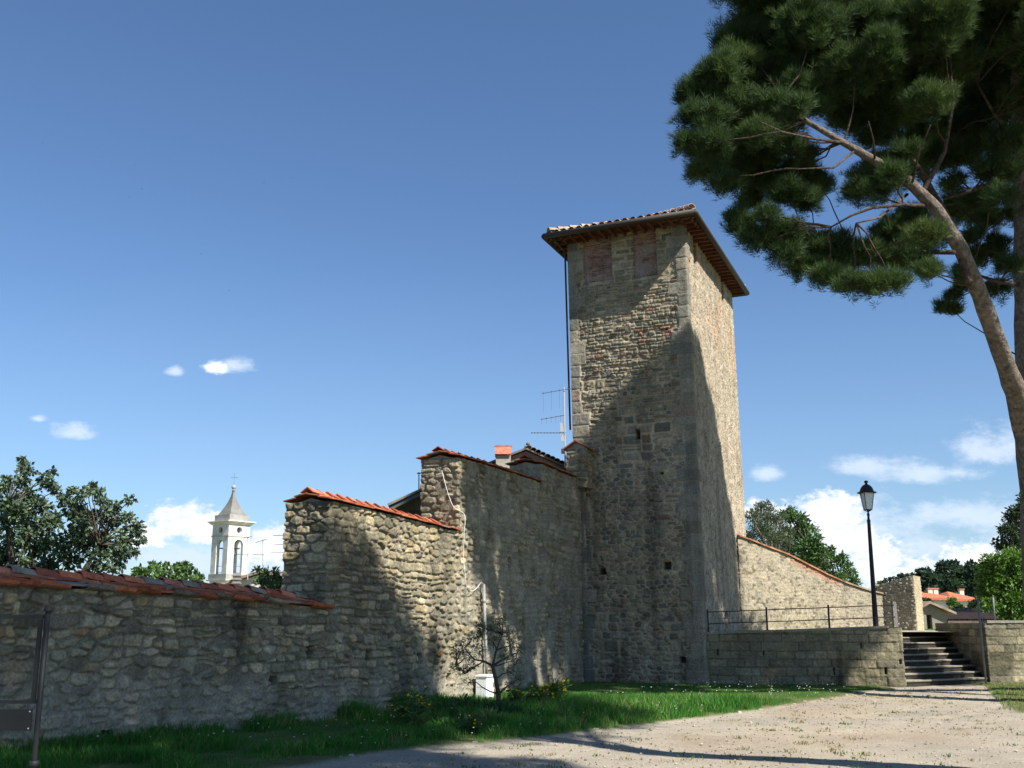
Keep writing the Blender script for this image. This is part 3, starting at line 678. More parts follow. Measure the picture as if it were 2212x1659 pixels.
def rw_u(x,y):
    p=online((S0.x,S0.y),(dS.x,dS.y),x,.7); return math.hypot(p.x-S0.x,p.y-S0.y),z_at(p.y,y)
for (x,y,w,h) in [(1550,1410,.05,.17),(2019-75,1430,.05,.13),(1800,1451,.05,.17),(1911,1450,.05,.17),(1862,1395,.045,.17),(1650,1412,.04,.12)]:
    u,z=rw_u(x,y); wh.append((u,z,w,h,.15))
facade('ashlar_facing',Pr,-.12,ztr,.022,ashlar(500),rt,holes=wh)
core_mesh('wall_core',Pr,.5,-.12,ztr,rt,step=.4)
def cope(P,zt,root,u0,u1,w=.46,th=.09,over=.05,col=(.27,.25,.20)):
    mb=MB(); u=u0
    while u<u1-.02:
        l=min(random.uniform(.8,1.2),u1-u); us=[u+.004,u+l-.004]; q=[]
        for t in us:
            p=P.pos(np.array(t)); n=P.nor(np.array(t)); z=float(zt(t))+.004
            f_=p+n*over; b=p-n*(w-over); q+=[Vector((f_[0],f_[1],z)),Vector((b[0],b[1],z)),Vector((b[0],b[1],z+th)),Vector((f_[0],f_[1],z+th))]
        mb.add(q,[(0,1,2,3)[::-1],(4,5,6,7),(0,4,7,3)[::-1],(3,7,6,2)[::-1],(2,6,5,1)[::-1],(1,5,4,0)[::-1]],np.array(col)*random.uniform(.85,1.12)); u+=l
    mb.build('coping',M_STONE,root)
cope(Pr,ztr,rt,0,l1-.3,th=.055)
# rough corner pier block at the end
rw=empty('retaining_wall',S2,'ashlar retaining wall right of the steps, with a leafy bush above it','wall')
SR=S2+Vector((3.2,.25,0)); Pw=Path([S2+back*3.3,S2,SR]); zR=z_at(S2.y,1346)
facade('ashlar_facing',Pw,-.12,zR,.022,ashlar(520),rw,u0=0); core_mesh('wall_core',Pw,.5,-.12,zR,rw,step=.4); cope(Pw,lambda u:zR,rw,3.35,Pw.L,th=.07)
# stairs
st=empty('stone_stairs',S1,'straight flight of worn stone steps climbing between the two retaining walls','stairs')
nr=9; rise=ZU/nr; tread=.345; eS=(S2-S1); wS=eS.length-.03; eS.normalize()
for k in range(nr):
    mb=MB(); o=S1+eS*.02+back*(tread*k+.12)
    nseg=14; V=[];
    z0=k*rise-.05; z1=(k+1)*rise
    top=[];
    for j in range(nseg+1):
        x=wS*j/nseg; w=.012*(random.random()-.5); dz=.010*(random.random()-.5)-.012*math.exp(-((j-nseg/2)/4)**2)
        f_=o+eS*x
        V+= [f_+Vector((0,0,z0)),f_+back*(-.015+w)+Vector((0,0,z1-.05)),f_+back*(-.045+w)+Vector((0,0,z1-.045)),f_+back*(-.04+w)+Vector((0,0,z1+dz)),f_+back*(tread+.06)+Vector((0,0,z1+dz)),f_+back*(tread+.06)+Vector((0,0,z0))]
    F=[]
    for j in range(nseg):
        for a in range(6): F.append((j*6+a,(j+1)*6+a,(j+1)*6+(a+1)%6,j*6+(a+1)%6))
    F.append(tuple(range(6))[::-1]); F.append(tuple(nseg*6+a for a in range(6)))
    cc=np.tile(np.array((.30,.275,.22))*random.uniform(.85,1.1),(len(V),1)); cc[0::6]*=.16; cc[1::6]*=.13; cc[2::6]*=.35  # risers and nosing undersides coloured darker to stand in for shade
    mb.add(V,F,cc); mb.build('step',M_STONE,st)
# upper ground
def sheet(name,nx,ny,f,colf,mat,kind='structure',flip=False):
    a,b=np.meshgrid(np.linspace(0,1,nx),np.linspace(0,1,ny)); X,Y,Z=f(a,b); i=np.arange(ny-1)[:,None]*nx+np.arange(nx-1)[None,:]
    o=fast_mesh(name,np.stack([X,Y,Z],-1),[np.stack([i,i+1,i+nx+1,i+nx],-1).reshape(-1,4)],mat,None,colf(X,Y).reshape(-1,3),True); return tag(o,kind=kind)
backY=S1.y+3.25
def upcol(X,Y):
    w=sstep(np.abs(X-np.interp(Y,[30,36,60],[11.2,12.6,17.0]))-1.6-.05*(Y-30),-.4,.3)[...,None]
    n=fbm(X*2,Y*2,30,4)[...,None]
    return (np.array((.17,.18,.075))*(.6+.8*n))*w+(np.array((.36,.32,.26))*(.8+.4*n))*(1-w)
def up_left(a,b):
    X=S0.x+.2+(S1.x-.25-S0.x-.2)*a; y0=S0.y+.3+(S1.y-S0.y)*a; return X,y0+(backY-y0)*b,ZU-.10+0*a
sheet('upper_ground',30,20,up_left,upcol,M_GROUND)
def up_main(a,b):
    Y=backY-.02+(b**2.2)*260; X=-6+(b**1.3)*-60+a*(40+b**1.3*260); z=ZU-.02+.05*(fbm(X*.4,Y*.4,31,3)-.5)*sstep(Y-backY,0,2)
    return X,Y,z
sheet('upper_ground',200,200,up_main,upcol,M_GROUND)
def up_r(a,b):
    X=S2.x+.3+6*a; return X,S2.y+.45+(backY-S2.y-.45)*b,ZU-.02+.04*(fbm(X*2,b*3,2,2)-.5)
sheet('upper_ground',20,10,up_r,upcol,M_GROUND)
# earth face that carries the upper ground left of the stairs: closed by the wall cores
# ------------------------------------------------------------------ vegetation
def rand_dirs(n,rg):
    v=rg.normal(size=(n,3)); return v/np.linalg.norm(v,axis=1,keepdims=True)
def needles(name,centers,dirs,cols,rg,n=16,L=(.11,.19),w=.013,mat=None,parent=None,spread=.9):
    """tufts of thin pointed needles"""
    T=len(centers); c=np.repeat(centers,n,0); d=np.repeat(dirs,n,0); v=rand_dirs(T*n,rg)
    a=d+v*spread; a/=np.linalg.norm(a,axis=1,keepdims=True)
    l=rg.uniform(L[0],L[1],T*n)[:,None]; s=np.cross(a,rand_dirs(T*n,rg)); s/=np.linalg.norm(s,axis=1,keepdims=True)+1e-9
    b=c+v*.035; V=np.stack([b-s*w/2,b+s*w/2,b+a*l],1).reshape(-1,3)
    F=np.arange(T*n*3).reshape(-1,3)
    cc=np.repeat(np.repeat(cols,n,0)*rg.uniform(.75,1.3,(T*n,1)),3,0)
    return fast_mesh(name,V,[F],mat or M_NEEDLE,parent,cc)
def leaves(name,centers,dirs,cols,rg,L=(.05,.09),asp=.5,mat=None,parent=None,fold=.25,droop=.0):
    """single pointed leaves, two faces folded on the midrib"""
    T=len(centers); a=dirs/np.linalg.norm(dirs,axis=1,keepdims=True); a[:,2]-=droop; a/=np.linalg.norm(a,axis=1,keepdims=True)
    l=rg.uniform(L[0],L[1],T)[:,None]; s=np.cross(a,rand_dirs(T,rg)); s/=np.linalg.norm(s,axis=1,keepdims=True)+1e-9; nn=np.cross(s,a)
    p=centers; V=np.stack([p,p+a*l*.5-s*l*asp/2+nn*l*fold*.4,p+a*l,p+a*l*.5+s*l*asp/2+nn*l*fold*.4],1).reshape(-1,3)
    i=np.arange(T)*4; F=np.concatenate([np.stack([i,i+1,i+2],1),np.stack([i,i+2,i+3],1)])
    return fast_mesh(name,V,[F],mat or M_LEAF,parent,np.repeat(cols,4,0))
def clump_pts(cl,per,rg,shell=.5,updense=.3,squash=.8,sat=4):
    """cl: (x,y,z,r). points through each clump's volume, denser to the outside and top"""
    cl=list(cl); ex=[]
    for (x,y,z,r) in cl:
        for _ in range(sat):
            v=rand_dirs(1,rg)[0]; v[2]=abs(v[2])*.8 if rg.random()<.65 else v[2]; q=rg.uniform(.75,1.12); ex.append((x+v[0]*r*q,y+v[1]*r*q,z+v[2]*r*q*squash,r*rg.uniform(.22,.42)))
    cl+=ex
    C=[];D=[];K=[]
    for j,(x,y,z,r) in enumerate(cl):
        n=max(8,int(per*r*r)); v=rand_dirs(n,rg); v[:,2]=np.where(rg.random(n)<updense,np.abs(v[:,2]),v[:,2])
        rr=r*(shell+(1-shell)*rg.random(n)**.7)[:,None]*(1+.6*(fbm(v[:,0]*2.9+j,v[:,1]*2.9+v[:,2]*2.3,j%90,3)-.5)[:,None]*2)
        p=np.array([x,y,z])+v*rr*np.array([rg.uniform(.85,1.2),rg.uniform(.85,1.2),squash*rg.uniform(.75,1.15)]); C.append(p); D.append(v); K.append(np.full(n,j))
    return np.concatenate(C),np.concatenate(D),np.concatenate(K)
def branch(mb,a,b,r0,r1,rg,sag=.0,n=6,c=(.16,.12,.09),wob=.12,seg=6):
    a,b=Vector(a),Vector(b); L=(b-a).length; pts=[];rad=[]
    for i in range(seg+1):
        t=i/seg; p=a.lerp(b,t)+Vector((0,0,-sag*L*4*t*(1-t)))
        if 0<i<seg: p+=Vector(rg.normal(size=3))*wob*L/seg
        pts.append(p); rad.append(r0*(1-t)+r1*t)
    mb.tube(pts,rad,n,np.array(c)*rg.uniform(.8,1.2)); return pts
BARKC=(.20,.165,.135)
def stone_pine(name,label,trunks,clumps,base,per=95,seed=1,limbs=(),group='umbrella pines',n=15,w=.014,thin=150,tw=.10):
    rg=np.random.default_rng(seed); root=empty(name,base,label,'pine tree',group)
    mb=MB()
    for (pts,rad) in trunks:
        P_=[Vector(p) for p in pts]
        # refine
        Q=[];R=[]
        for i in range(len(P_)-1):
            for k in range(4):
                t=k/4; Q.append(P_[i].lerp(P_[i+1],t)); R.append(rad[i]*(1-t)+rad[i+1]*t)
        Q.append(P_[-1]);R.append(rad[-1])
        mb.tube(Q,[r*rg.uniform(.94,1.06) for r in R],14,np.array(BARKC)*rg.uniform(.95,1.1))
    mb.build('trunk',M_BARK,root,True)
    ends=[]
    for (pts,rad) in limbs:
        lb=MB(); lb.tube([Vector(p) for p in pts],[q*.55 for q in rad],8,np.array((.13,.10,.08))*rg.uniform(.7,1.0)); lb.build('limb',M_BARK,root,True); ends.append(Vector(pts[-1]))
    # twigs that carry the clumps: from the nearest woody point
    tb=MB(); wood=[Vector(p) for pts,_ in list(trunks)+list(limbs) for p in pts[max(0,len(pts)//3):]]
    for (x,y,z,r) in clumps:
        c=Vector((x,y,z)); o=min(wood,key=lambda q:(q-c).length+ (1.5 if q.z>c.z else 0))
        branch(tb,o,c,.020,.009,rg,sag=-.03,c=(.085,.065,.05),n=5,seg=5)
        for _ in range(int(5+r*5)):
            v=Vector(rand_dirs(1,rg)[0]); v.z=abs(v.z)*.6; branch(tb,c-Vector((0,0,r*.2)),c+v*r*.85,.008,.004,rg,c=(.12,.095,.07),n=4,seg=3)
    tb.build('branches',M_BARK,root)
    C,D,K=clump_pts(clumps,per,rg,.2,.5,.7,12); C=C+np.clip(rg.normal(0,.06,C.shape),-.11,.11)
    D=D*.6+np.array([0,0,.75]); D/=np.linalg.norm(D,axis=1,keepdims=True)
    base_c=np.array([(.045,.076,.032),(.050,.084,.034),(.060,.096,.036),(.070,.106,.038),(.086,.118,.042)])
    ci=np.clip((fbm(C[:,0]*.8+C[:,2]*.5,C[:,1]*.8+C[:,2]*.6,seed,3)-.25)*2*4.99,0,4.99).astype(int); cols=base_c[ci]*(.7+.6*rg.random((len(K),1)))
    needles('needles',C,D,cols,rg,n,(tw,tw*1.75),w,None,root)
    return root
def cl(lst,Y,seed,jit=1.8,k=1.0):
    """clump circles read off the photograph, each given its own distance"""
    rg=np.random.default_rng(seed); out=[]
    for (x,y,r) in lst:
        yy=Y+rg.uniform(-jit,jit); p=at(x,y,yy); d=yy*CT+(p.z-EYE)*ST
        out.append((p.x,p.y,p.z,r*d/FPX*k*(.94 if r>25 else .85)))
    return out
YP=19.6
tr1=[at(x,y,YP+dy) for x,y,dy in [(2246,1240,5.6),(2236,1100,4.5),(2219,950,3.2),(2195,850,2.3),(2162,760,1.5),(2118,640,.8),(2077,540,.3),(2022,450,-.1),(1962,392,-.2),(1882,343,-.4),(1822,308,-.5),(1742,262,-.6),(1690,225,-.7)]]
base1=Vector((13.0,27.1,0)); tr1=[base1,base1.lerp(tr1[0],.5)+Vector((.02,0,-.1))]+tr1
rd1=[.40,.32,.29,.27,.25,.225,.18,.17,.145,.125,.105,.085,.065,.05,.03]
limbs1=[([at(2092,610,YP+.1),at(2060,494,YP+.7),at(1988,370,YP+1.2),at(1926,288,YP+1.4),at(1880,200,YP+1.3)],[.15,.14,.12,.09,.05]),
 ([at(2062,545,YP),at(1990,470+75,YP+.6),at(1926,560,YP+1.0),at(1850,570,YP+1.1),at(1788,589,YP+1.0)],[.09,.075,.06,.045,.03]),
 ([at(2010,445,YP),at(1950,442,YP-.6),at(1884,449,YP-1.0),at(1840,465,YP-1.0),at(1796,490,YP-1.0)],[.075,.06,.05,.04,.025]),
 ([at(1960,420,YP),at(1900,470,YP-.9),at(1850,482,YP-1.2)],[.05,.04,.025]),
 ([at(1847,325,YP-.4),at(1801,362,YP-1.2),at(1726,365,YP-1.6)],[.05,.04,.02]),
 ([at(1890,345,YP-.4),at(1886,300,YP-1.2),at(1876,262,YP-1.6)],[.04,.03,.015]),
 ([at(1970,398,YP-.2),at(1985,330,YP-1.2),at(2010,270,YP-1.9)],[.05,.035,.015]),
 ([at(1820,308,YP-.5),at(1760,300,YP-1.4),at(1690,285,YP-2.1),at(1640,262,YP-2.5)],[.06,.045,.03,.015]),
 ([at(1990,420,YP),at(2040,330,YP+.4),at(2060,220,YP+.5),at(2050,100,YP+.3)],[.10,.08,.06,.03])]
C1=cl([(1690,40,75),(1650,80,62),(1600,95,48),(1590,150,60),(1555,165,48),(1530,215,55),(1500,200,36),(1515,265,50),(1520,320,55),(1535,370,48),(1580,330,60),(1600,250,65),(1660,180,65),(1700,120,70),(1600,390,45),(1650,405,45),(1700,425,40),(1745,440,32),(1650,350,50),(1760,60,80),(1780,150,75),(1740,210,65),(1840,50,85),(1860,140,80),(1890,210,65),(1830,225,60),(1930,70,85),(1960,160,70),(1950,235,55),(2020,60,80),(2040,150,65),(2010,225,50),(1690,260,55),(1600,-20,60),(1700,-60,90),(1820,-60,100),(1950,-60,100),(2060,-40,90),(1770,-150,110),(1900,-160,120),(2040,-150,110),(1720,380,40),(1850,420,30),(1900,400,34),(1900,300,36),(1960,330,30),(1640,300,45),(1700,310,38),(1930,380,30),(1620,440,26),(1570,400,30),(1770,402,30),(1735,335,26)],YP+.8,5,1.4)
C1+=cl([(1720,235,36),(1670,230,40),(1640,290,34)],YP-.9,8,.3)+cl([(1700,120,125),(1840,90,140),(1960,130,125),(1610,270,90),(1880,250,80)],YP+1.6,9,.3)
C1+=cl([(1600,490,30),(1640,520,36),(1690,505,40),(1690,545,36),(1740,530,42),(1735,580,32),(1790,545,45),(1790,605,34),(1850,560,50),(1840,620,34),(1890,620,36),(1910,560,50),(1935,615,30),(1960,540,44),(1970,480,40),(1930,500,36),(2000,510,34),(1660,470,24),(1590,470,18),(2010,590,26),(1980,570,26)],YP+.2,6,1.2)
pine1=stone_pine('umbrella_pine','large umbrella pine with a bare curved trunk leaning in from the right edge',[(tr1,rd1)],C1,tuple(base1),per=1500,seed=3,limbs=limbs1,n=18,w=.0095,tw=.105)
YQ=22.6
tr2=[at(x,y,YQ) for x,y in [(2252,1300),(2238,1000),(2228,800),(2222,600),(2216,400),(2206,200),(2200,60),(2192,-100)]]
base2=Vector((tr2[0].x+.05,YQ,0)); tr2=[base2]+tr2+[Vector((11.4,22.4,16.8))]
limbs2=[([at(2210,372,YQ),at(2150,392,YQ-.5),at(2100,412,YQ-.7),at(2038,430,YQ-.8)],[.12,.10,.075,.04]),
 ([at(2215,616,YQ),at(2160,610,YQ-.4),at(2120,597,YQ-.5),at(2090,580,YQ-.6)],[.10,.08,.06,.03]),
 ([at(2208,300,YQ),at(2150,250,YQ-.8),at(2110,180,YQ-1.2)],[.10,.07,.03]),
 ([at(2215,480,YQ),at(2170,470,YQ+.4),at(2130,500,YQ+.8)],[.06,.05,.02]),
 ([at(2204,150,YQ),at(2150,100,YQ+.5),at(2100,40,YQ+.8)],[.09,.06,.03])]
C2=cl([(2110,60,70),(2170,40,75),(2120,150,65),(2180,140,60),(2190,230,55),(2110,240,60),(2060,290,50),(2120,320,50),(2180,310,45),(2070,350,42),(2010,350,40),(2150,370,38),(2160,430,36),(2190,470,30),(2130,480,28),(2100,440,26),(2060,400,26),(2150,540,36),(2180,580,30),(2120,560,30),(2080,590,24),(2160,630,26),(2060,640,14),(2035,668,14),(2060,672,12),(2085,615,16),(2100,520,26),(2140,-40,90),(2230,0,90),(2250,100,80),(2250,220,70),(2250,330,60),(2250,450,50),(2300,60,90),(2300,200,80),(2210,-110,110),(2320,-80,120),(2380,40,110)],YQ,9,1.8)
rgd=np.random.default_rng(91)
for k in range(62):
    a=2.399*k; q=math.sqrt((k+.5)/62)*5.0; X_=11.9+q*math.cos(a); Y_=22.6+q*math.sin(a); z=18.0-.23*q*q+rgd.uniform(-.25,.25)
    if z<16.4 and X_<9.6: continue
    C2.append((X_,Y_,z-.5,rgd.uniform(.8,1.0)))
pine2=stone_pine('umbrella_pine','upright straight-trunked umbrella pine at the right edge, behind the leaning pine',[(tr2,[.40,.37,.34,.32,.30,.27,.23,.19,.15,.06])],C2,tuple(base2),per=900,seed=4,limbs=limbs2,n=16,w=.012,tw=.11)
# the pines further along the avenue, to the right of and behind the photographer
def avenue_pine(x,y,h,cr,label,seed,nclump=34,flat=.42,lean=(0,0),per=190):
    rg=np.random.default_rng(seed); cl_=[]
    for k in range(nclump):
        a=2.399*k; q=math.sqrt((k+.5)/nclump)*cr; z=h-(q/cr)**2*cr*flat*1.1+rg.uniform(-.3,.3)
        cl_.append((x+lean[0]+q*math.cos(a),y+lean[1]+q*math.sin(a),z,rg.uniform(.75,1.15)*cr*.26))
    tr=[Vector((x,y,0)),Vector((x+lean[0]*.3,y+lean[1]*.55,h*.25)),Vector((x+lean[0]*.7,y+lean[1]*1.28,h*.55)),Vector((x+lean[0],y+lean[1],h*.82)),Vector((x+lean[0],y+lean[1],h*.95))]
    lm=[]
    for k in range(7):
        a=k*.9+seed; o=tr[2].lerp(tr[3],(k%4)/4); e=Vector((x+lean[0]+math.cos(a)*cr*.75,y+lean[1]+math.sin(a)*cr*.75,h-cr*flat*.8)); lm.append(([o,o.lerp(e,.5)+Vector((0,0,-.2)),e],[.13,.09,.04]))
    return stone_pine('umbrella_pine',label,[(tr,[.30,.27,.23,.17,.06])],cl_,(x,y,0),per=per,seed=seed,limbs=lm,n=14,w=.022,tw=.14)
AV=[(7.1,11.4,15.1,3.5,'tall foreground umbrella pine whose trunk throws the thin shadow across the path',21,42,(.8,-2.2)),
    (6.1,2.9,17.5,4.3,'umbrella pine beside the photographer, shading the low wall at the left',22,46,(-.6,.4)),
    (8.0,1.6,14.6,2.6,'umbrella pine behind and right of the photographer, shading the near path at the left',24,40,(-.5,.8)),
    (15.7,20.7,13.8,1.9,'slim umbrella pine off the right edge, throwing a round shadow on the retaining wall',23,16,(0,0))]
for (x,y,h,cr,lb,sd,nc,ln) in AV: avenue_pine(x,y,h,cr,lb,sd,nc,.42,ln)
# ---- broadleaf trees and bushes
def leafy(name,label,cat,base,clumps,stems,per,L,pal,seed,asp=.55,mat=None,droop=.2,shell=.2,group=None,upright=.0,barkc=(.10,.085,.065),r0=.06,squash=.9):
    rg=np.random.default_rng(seed); root=empty(name,base,label,cat,group); tb=MB()
    for (pts,rad) in stems: tb.tube([Vector(p) for p in pts],rad,7,np.array(barkc))
    wood=[Vector(p) for pts,_ in stems for p in pts[1:]] or [Vector(base)]
    for (x,y,z,r) in clumps:
        c=Vector((x,y,z)); o=min(wood,key=lambda q:(q-c).length+(1 if q.z>c.z else 0)); branch(tb,o,c,r0*.3,r0*.12,rg,c=barkc,n=5,seg=4,sag=-.03)
        for _ in range(5):
            v=Vector(rand_dirs(1,rg)[0]); branch(tb,c-Vector((0,0,r*.3)),c+v*r*.8,r0*.12,r0*.05,rg,c=barkc,n=4,seg=2)
    tb.build('branches',M_BARK,root)
    C,D,K=clump_pts(clumps,per*5,rg,shell,.3,squash)
    D=D+rand_dirs(len(D),rg)*.9+np.array([0,0,upright])
    pal=np.array(pal)*.85; cols=pal[(rg.random(len(K))*len(pal)*.9999).astype(int)]*(.7+.6*hid(K,seed))[:,None]*rg.uniform(.8,1.2,(len(K),1))
    leaves('foliage',C,D,cols,rg,L,asp,mat,root,.3,droop); return root
def clf(lst,Y,seed,jit=.8): return cl(lst,Y,seed,jit)
YL=20.0
plum=[(55,1010,16),(50,1040,20),(60,1075,26),(95,1030,14),(105,1045,18),(85,1095,28),(40,1110,32),(15,1090,26),(5,1055,20),(10,1130,34),(20,1180,36),(70,1140,34),(110,1130,30),(145,1075,18),(155,1100,26),(175,1070,14),(170,1130,28),(190,1060,10),(215,1065,12),(222,1085,16),(200,1120,26),(130,1180,34),(190,1170,32),(240,1110,16),(235,1135,18),(75,1190,34),(235,1190,26),(255,1160,18),(280,1120,13),(285,1145,18),(300,1150,12),(270,1175,22),(262,1205,22),(215,1205,24),(290,1195,12),(0,1210,34),(150,1215,28),(40,1225,28),(100,1225,26),(205,1235,20),(250,1225,18),(280,1080,10),(232,1100,10),(12,1035,9),(48,995,9),(66,1018,10),(112,1020,9),(120,1060,12),(160,1060,10),(200,1052,8),(250,1092,9),(258,1125,12),(300,1130,8),(305,1170,9),(165,1160,22),(215,1160,20),(60,1155,20)]
o=at(90,1240,YL)
leafy('plum_tree','dark leafed fruit tree full of green plums behind the low wall, at the left edge','tree',(o.x,YL,0),clf(plum,YL,31,1.0),[([(o.x,YL,0),(o.x,YL,1.4),(o.x-.1,YL,2.4)],[.09,.07,.04]),([(o.x,YL,1.3),(o.x+.6,YL,2.2),(o.x+1.1,YL-.2,3.0)],[.08,.06,.03]),([(o.x,YL,1.4),(o.x-.5,YL,2.4),(o.x-.7,YL-.2,3.6)],[.08,.06,.03])],850,(.065,.12),[(.08,.13,.07),(.06,.105,.055),(.10,.155,.085),(.18,.235,.15),(.05,.085,.045)],41,.6,M_GLOSSLEAF,.35,.0)
o=at(370,1250,22)
leafy('fig_bush','bright green bush peeping over the low wall between the fruit tree and the bell tower','bush',(o.x,22,0),clf([(310,1245,20),(335,1235,18),(350,1250,20),(375,1238,20),(395,1230,20),(415,1245,20),(330,1225,10),(400,1222,12),(360,1225,9),(425,1255,14),(385,1255,22),(300,1235,12)],22,32,.6),[([(o.x,22,0),(o.x,22,1.6),(o.x+.1,22,2.3)],[.06,.05,.03])],750,(.06,.12),[(.10,.19,.045),(.13,.23,.06),(.07,.14,.04)],42,.6,None,.1,.1)
o=at(583,1250,19.0)
leafy('shrub','small shrub with long leaves growing in front of the rough end of the orange-capped wall','bush',(o.x,19.0,0),clf([(562,1258,14),(580,1250,17),(600,1255,15),(590,1268,18),(568,1272,14),(605,1272,14),(556,1232,7),(596,1236,9),(575,1238,8)],19.0,33,.35),[([(o.x,19.0,0),(o.x,19.0,1.5),(o.x+.02,19.0,2.2)],[.04,.03,.015]),([(o.x,19,1.5),at(560,1230,19),at(556,1220,19)],[.02,.012,.005])],750,(.06,.13),[(.12,.22,.07),(.16,.27,.09),(.09,.16,.05)],43,.3,None,.1,.1)
# trees behind the right wing wall
lst=[(1625,1120,24),(1650,1105,26),(1640,1150,28),(1675,1125,26),(1665,1160,30),(1620,1165,20),(1690,1175,26),(1640,1190,24),(1680,1205,22),(1700,1150,20)]
o=at(1655,1250,44)
leafy('grey_shrub_tree','greyish twiggy tree behind the sloping wall, right beside the tower','tree',(o.x,44,0),clf(lst+[(1635,1200,26),(1660,1130,26),(1680,1180,28),(1650,1215,30)],44,34,1.5),[([(o.x,44,0),(o.x,44,2),(o.x+.2,44,4)],[.2,.15,.06])],420,(.08,.17),[(.10,.14,.08),(.08,.12,.06),(.14,.16,.11)],44,.28,None,.0,.15,upright=.8,r0=.2,barkc=(.24,.22,.19))
lst=[(1705,1115,22),(1725,1125,24),(1740,1150,26),(1715,1165,30),(1750,1185,26),(1775,1200,24),(1740,1215,26),(1800,1215,20),(1780,1235,22),(1825,1225,16),(1835,1245,18),(1810,1250,20),(1700,1200,26),(1845,1258,12),(1760,1165,12),(1795,1190,10),(1822,1205,9)]
o=at(1750,1260,46)
leafy('green_tree','bright green feathery tree behind the sloping wall, between the twiggy tree and the street lamp','tree',(o.x,46,0),clf(lst,46,35,1.5),[([(o.x,46,0),(o.x,46,2),(o.x+.3,46,4)],[.2,.15,.06])],330,(.12,.26),[(.065,.14,.04),(.09,.18,.05),(.05,.11,.035)],45,.35,None,.15,.15,r0=.2)
# laurel bush above the right retaining wall
lst=[(2150,1215,26),(2185,1210,30),(2210,1225,30),(2140,1245,28),(2170,1250,32),(2205,1260,34),(2135,1280,24),(2160,1295,30),(2195,1300,34),(2140,1310,20),(2180,1330,26),(2215,1325,30),(2240,1240,34),(2250,1290,36),(2125,1225,12)]
o=at(2180,1340,33)
leafy('laurel_bush','glossy bright green bush above the right retaining wall','bush',(o.x,33,ZU),clf(lst,33,36,.6),[([(o.x,33,ZU),(o.x,33,2.0),(o.x+.1,33,2.8)],[.07,.06,.03])],900,(.08,.15),[(.10,.20,.035),(.14,.27,.045),(.07,.15,.03),(.18,.31,.06)],46,.5,M_GLOSSLEAF,.0,.1)
lst=[(2185,1120,20),(2205,1105,22),(2180,1150,24),(2210,1145,26),(2165,1180,20),(2195,1185,26),(2225,1170,30),(2230,1100,26),(2215,1080,18)]
o=at(2200,1250,52)
leafy('dark_tree','dark tree standing behind the glossy bush at the right edge','tree',(o.x,52,ZU),clf(lst,52,37,1.2),[([(o.x,52,ZU),(o.x,52,4),(o.x,52,6)],[.2,.16,.06])],300,(.12,.26),[(.035,.065,.03),(.045,.08,.035)],47,.4,None,.2,.1,r0=.2)
# wood on the far hill: every crown of its own
wood=[(1903,1262,13,11),(1925,1255,12,10),(1948,1250,13,12),(1975,1245,14,13),(1990,1238,16,15),(2012,1243,16,16),(2035,1240,18,18),(2040,1225,20,22),(2062,1222,20,24),(2080,1240,22,22),(2100,1220,20,26),(2118,1238,18,22),(2060,1255,24,22),(2100,1258,26,22),(2020,1262,22,18),(2135,1250,20,22),(1990,1265,20,14),(2085,1275,22,20),(2045,1280,20,14),(2125,1285,18,24)]
wlab=['lowest dark tree of the far wood, just right of the lamp post','small rounded dark tree second from the lamp post in the far wood','third small dark tree from the lamp post in the far wood','dark far tree showing over the dip of the broken wall','dark far tree above the rising end of the broken wall','first broad dark tree right of the broken wall','dusky tree left of the tall pair in the far wood','tall blue green far tree, left one of the pair above the red roofs','tall blue green far tree, right one of the pair above the red roofs','dark tree directly behind the roof with two chimneys','tallest dark crown at the right of the far wood','dark tree between the tallest crown and the glossy bush','lower dark tree just above the left red roof','lower dark tree just above the right red roof','bushy dark far tree behind the top of the broken wall','dark far tree at the right end, beside the glossy bush','low dark tree behind the broken wall','low tree behind the right red roof, near the handrail post','low tree between the broken wall and the left red roof','low dark far tree between the glossy bush and the red roofs']
for k,(x,y,r,hh) in enumerate(wood):
    Y=150+ (k*37%23); p=at(x,y,Y); sc=Y*CT/FPX; c_=[]
    rg=np.random.default_rng(600+k)
    for j in range(15): 
        a=rg.uniform(0,6.28); q=rg.uniform(0,.9)*r*sc; c_.append((p.x+q*math.cos(a),Y+q*math.sin(a)*.8,p.z-r*sc*.9+rg.uniform(-1.9,1.0)*r*sc,r*sc*rg.uniform(.4,.62)))
    zb=2.0
    desc=['lowest','small','rounded','broad','tall','dense'][k%6]
    leafy('wood_tree',wlab[k],'tree',(p.x,Y,zb),c_,[([(p.x,Y,zb),(p.x,Y,p.z*.6),(p.x,Y,p.z)],[.35,.3,.12])],26,(.35,.8),[(.042,.075,.05),(.055,.09,.06),(.04,.07,.052)] if k%3 else [(.05,.095,.035),(.06,.11,.04)],700+k,.6,None,.1,.3,group='trees of the far wood above the red roofs',r0=.4)
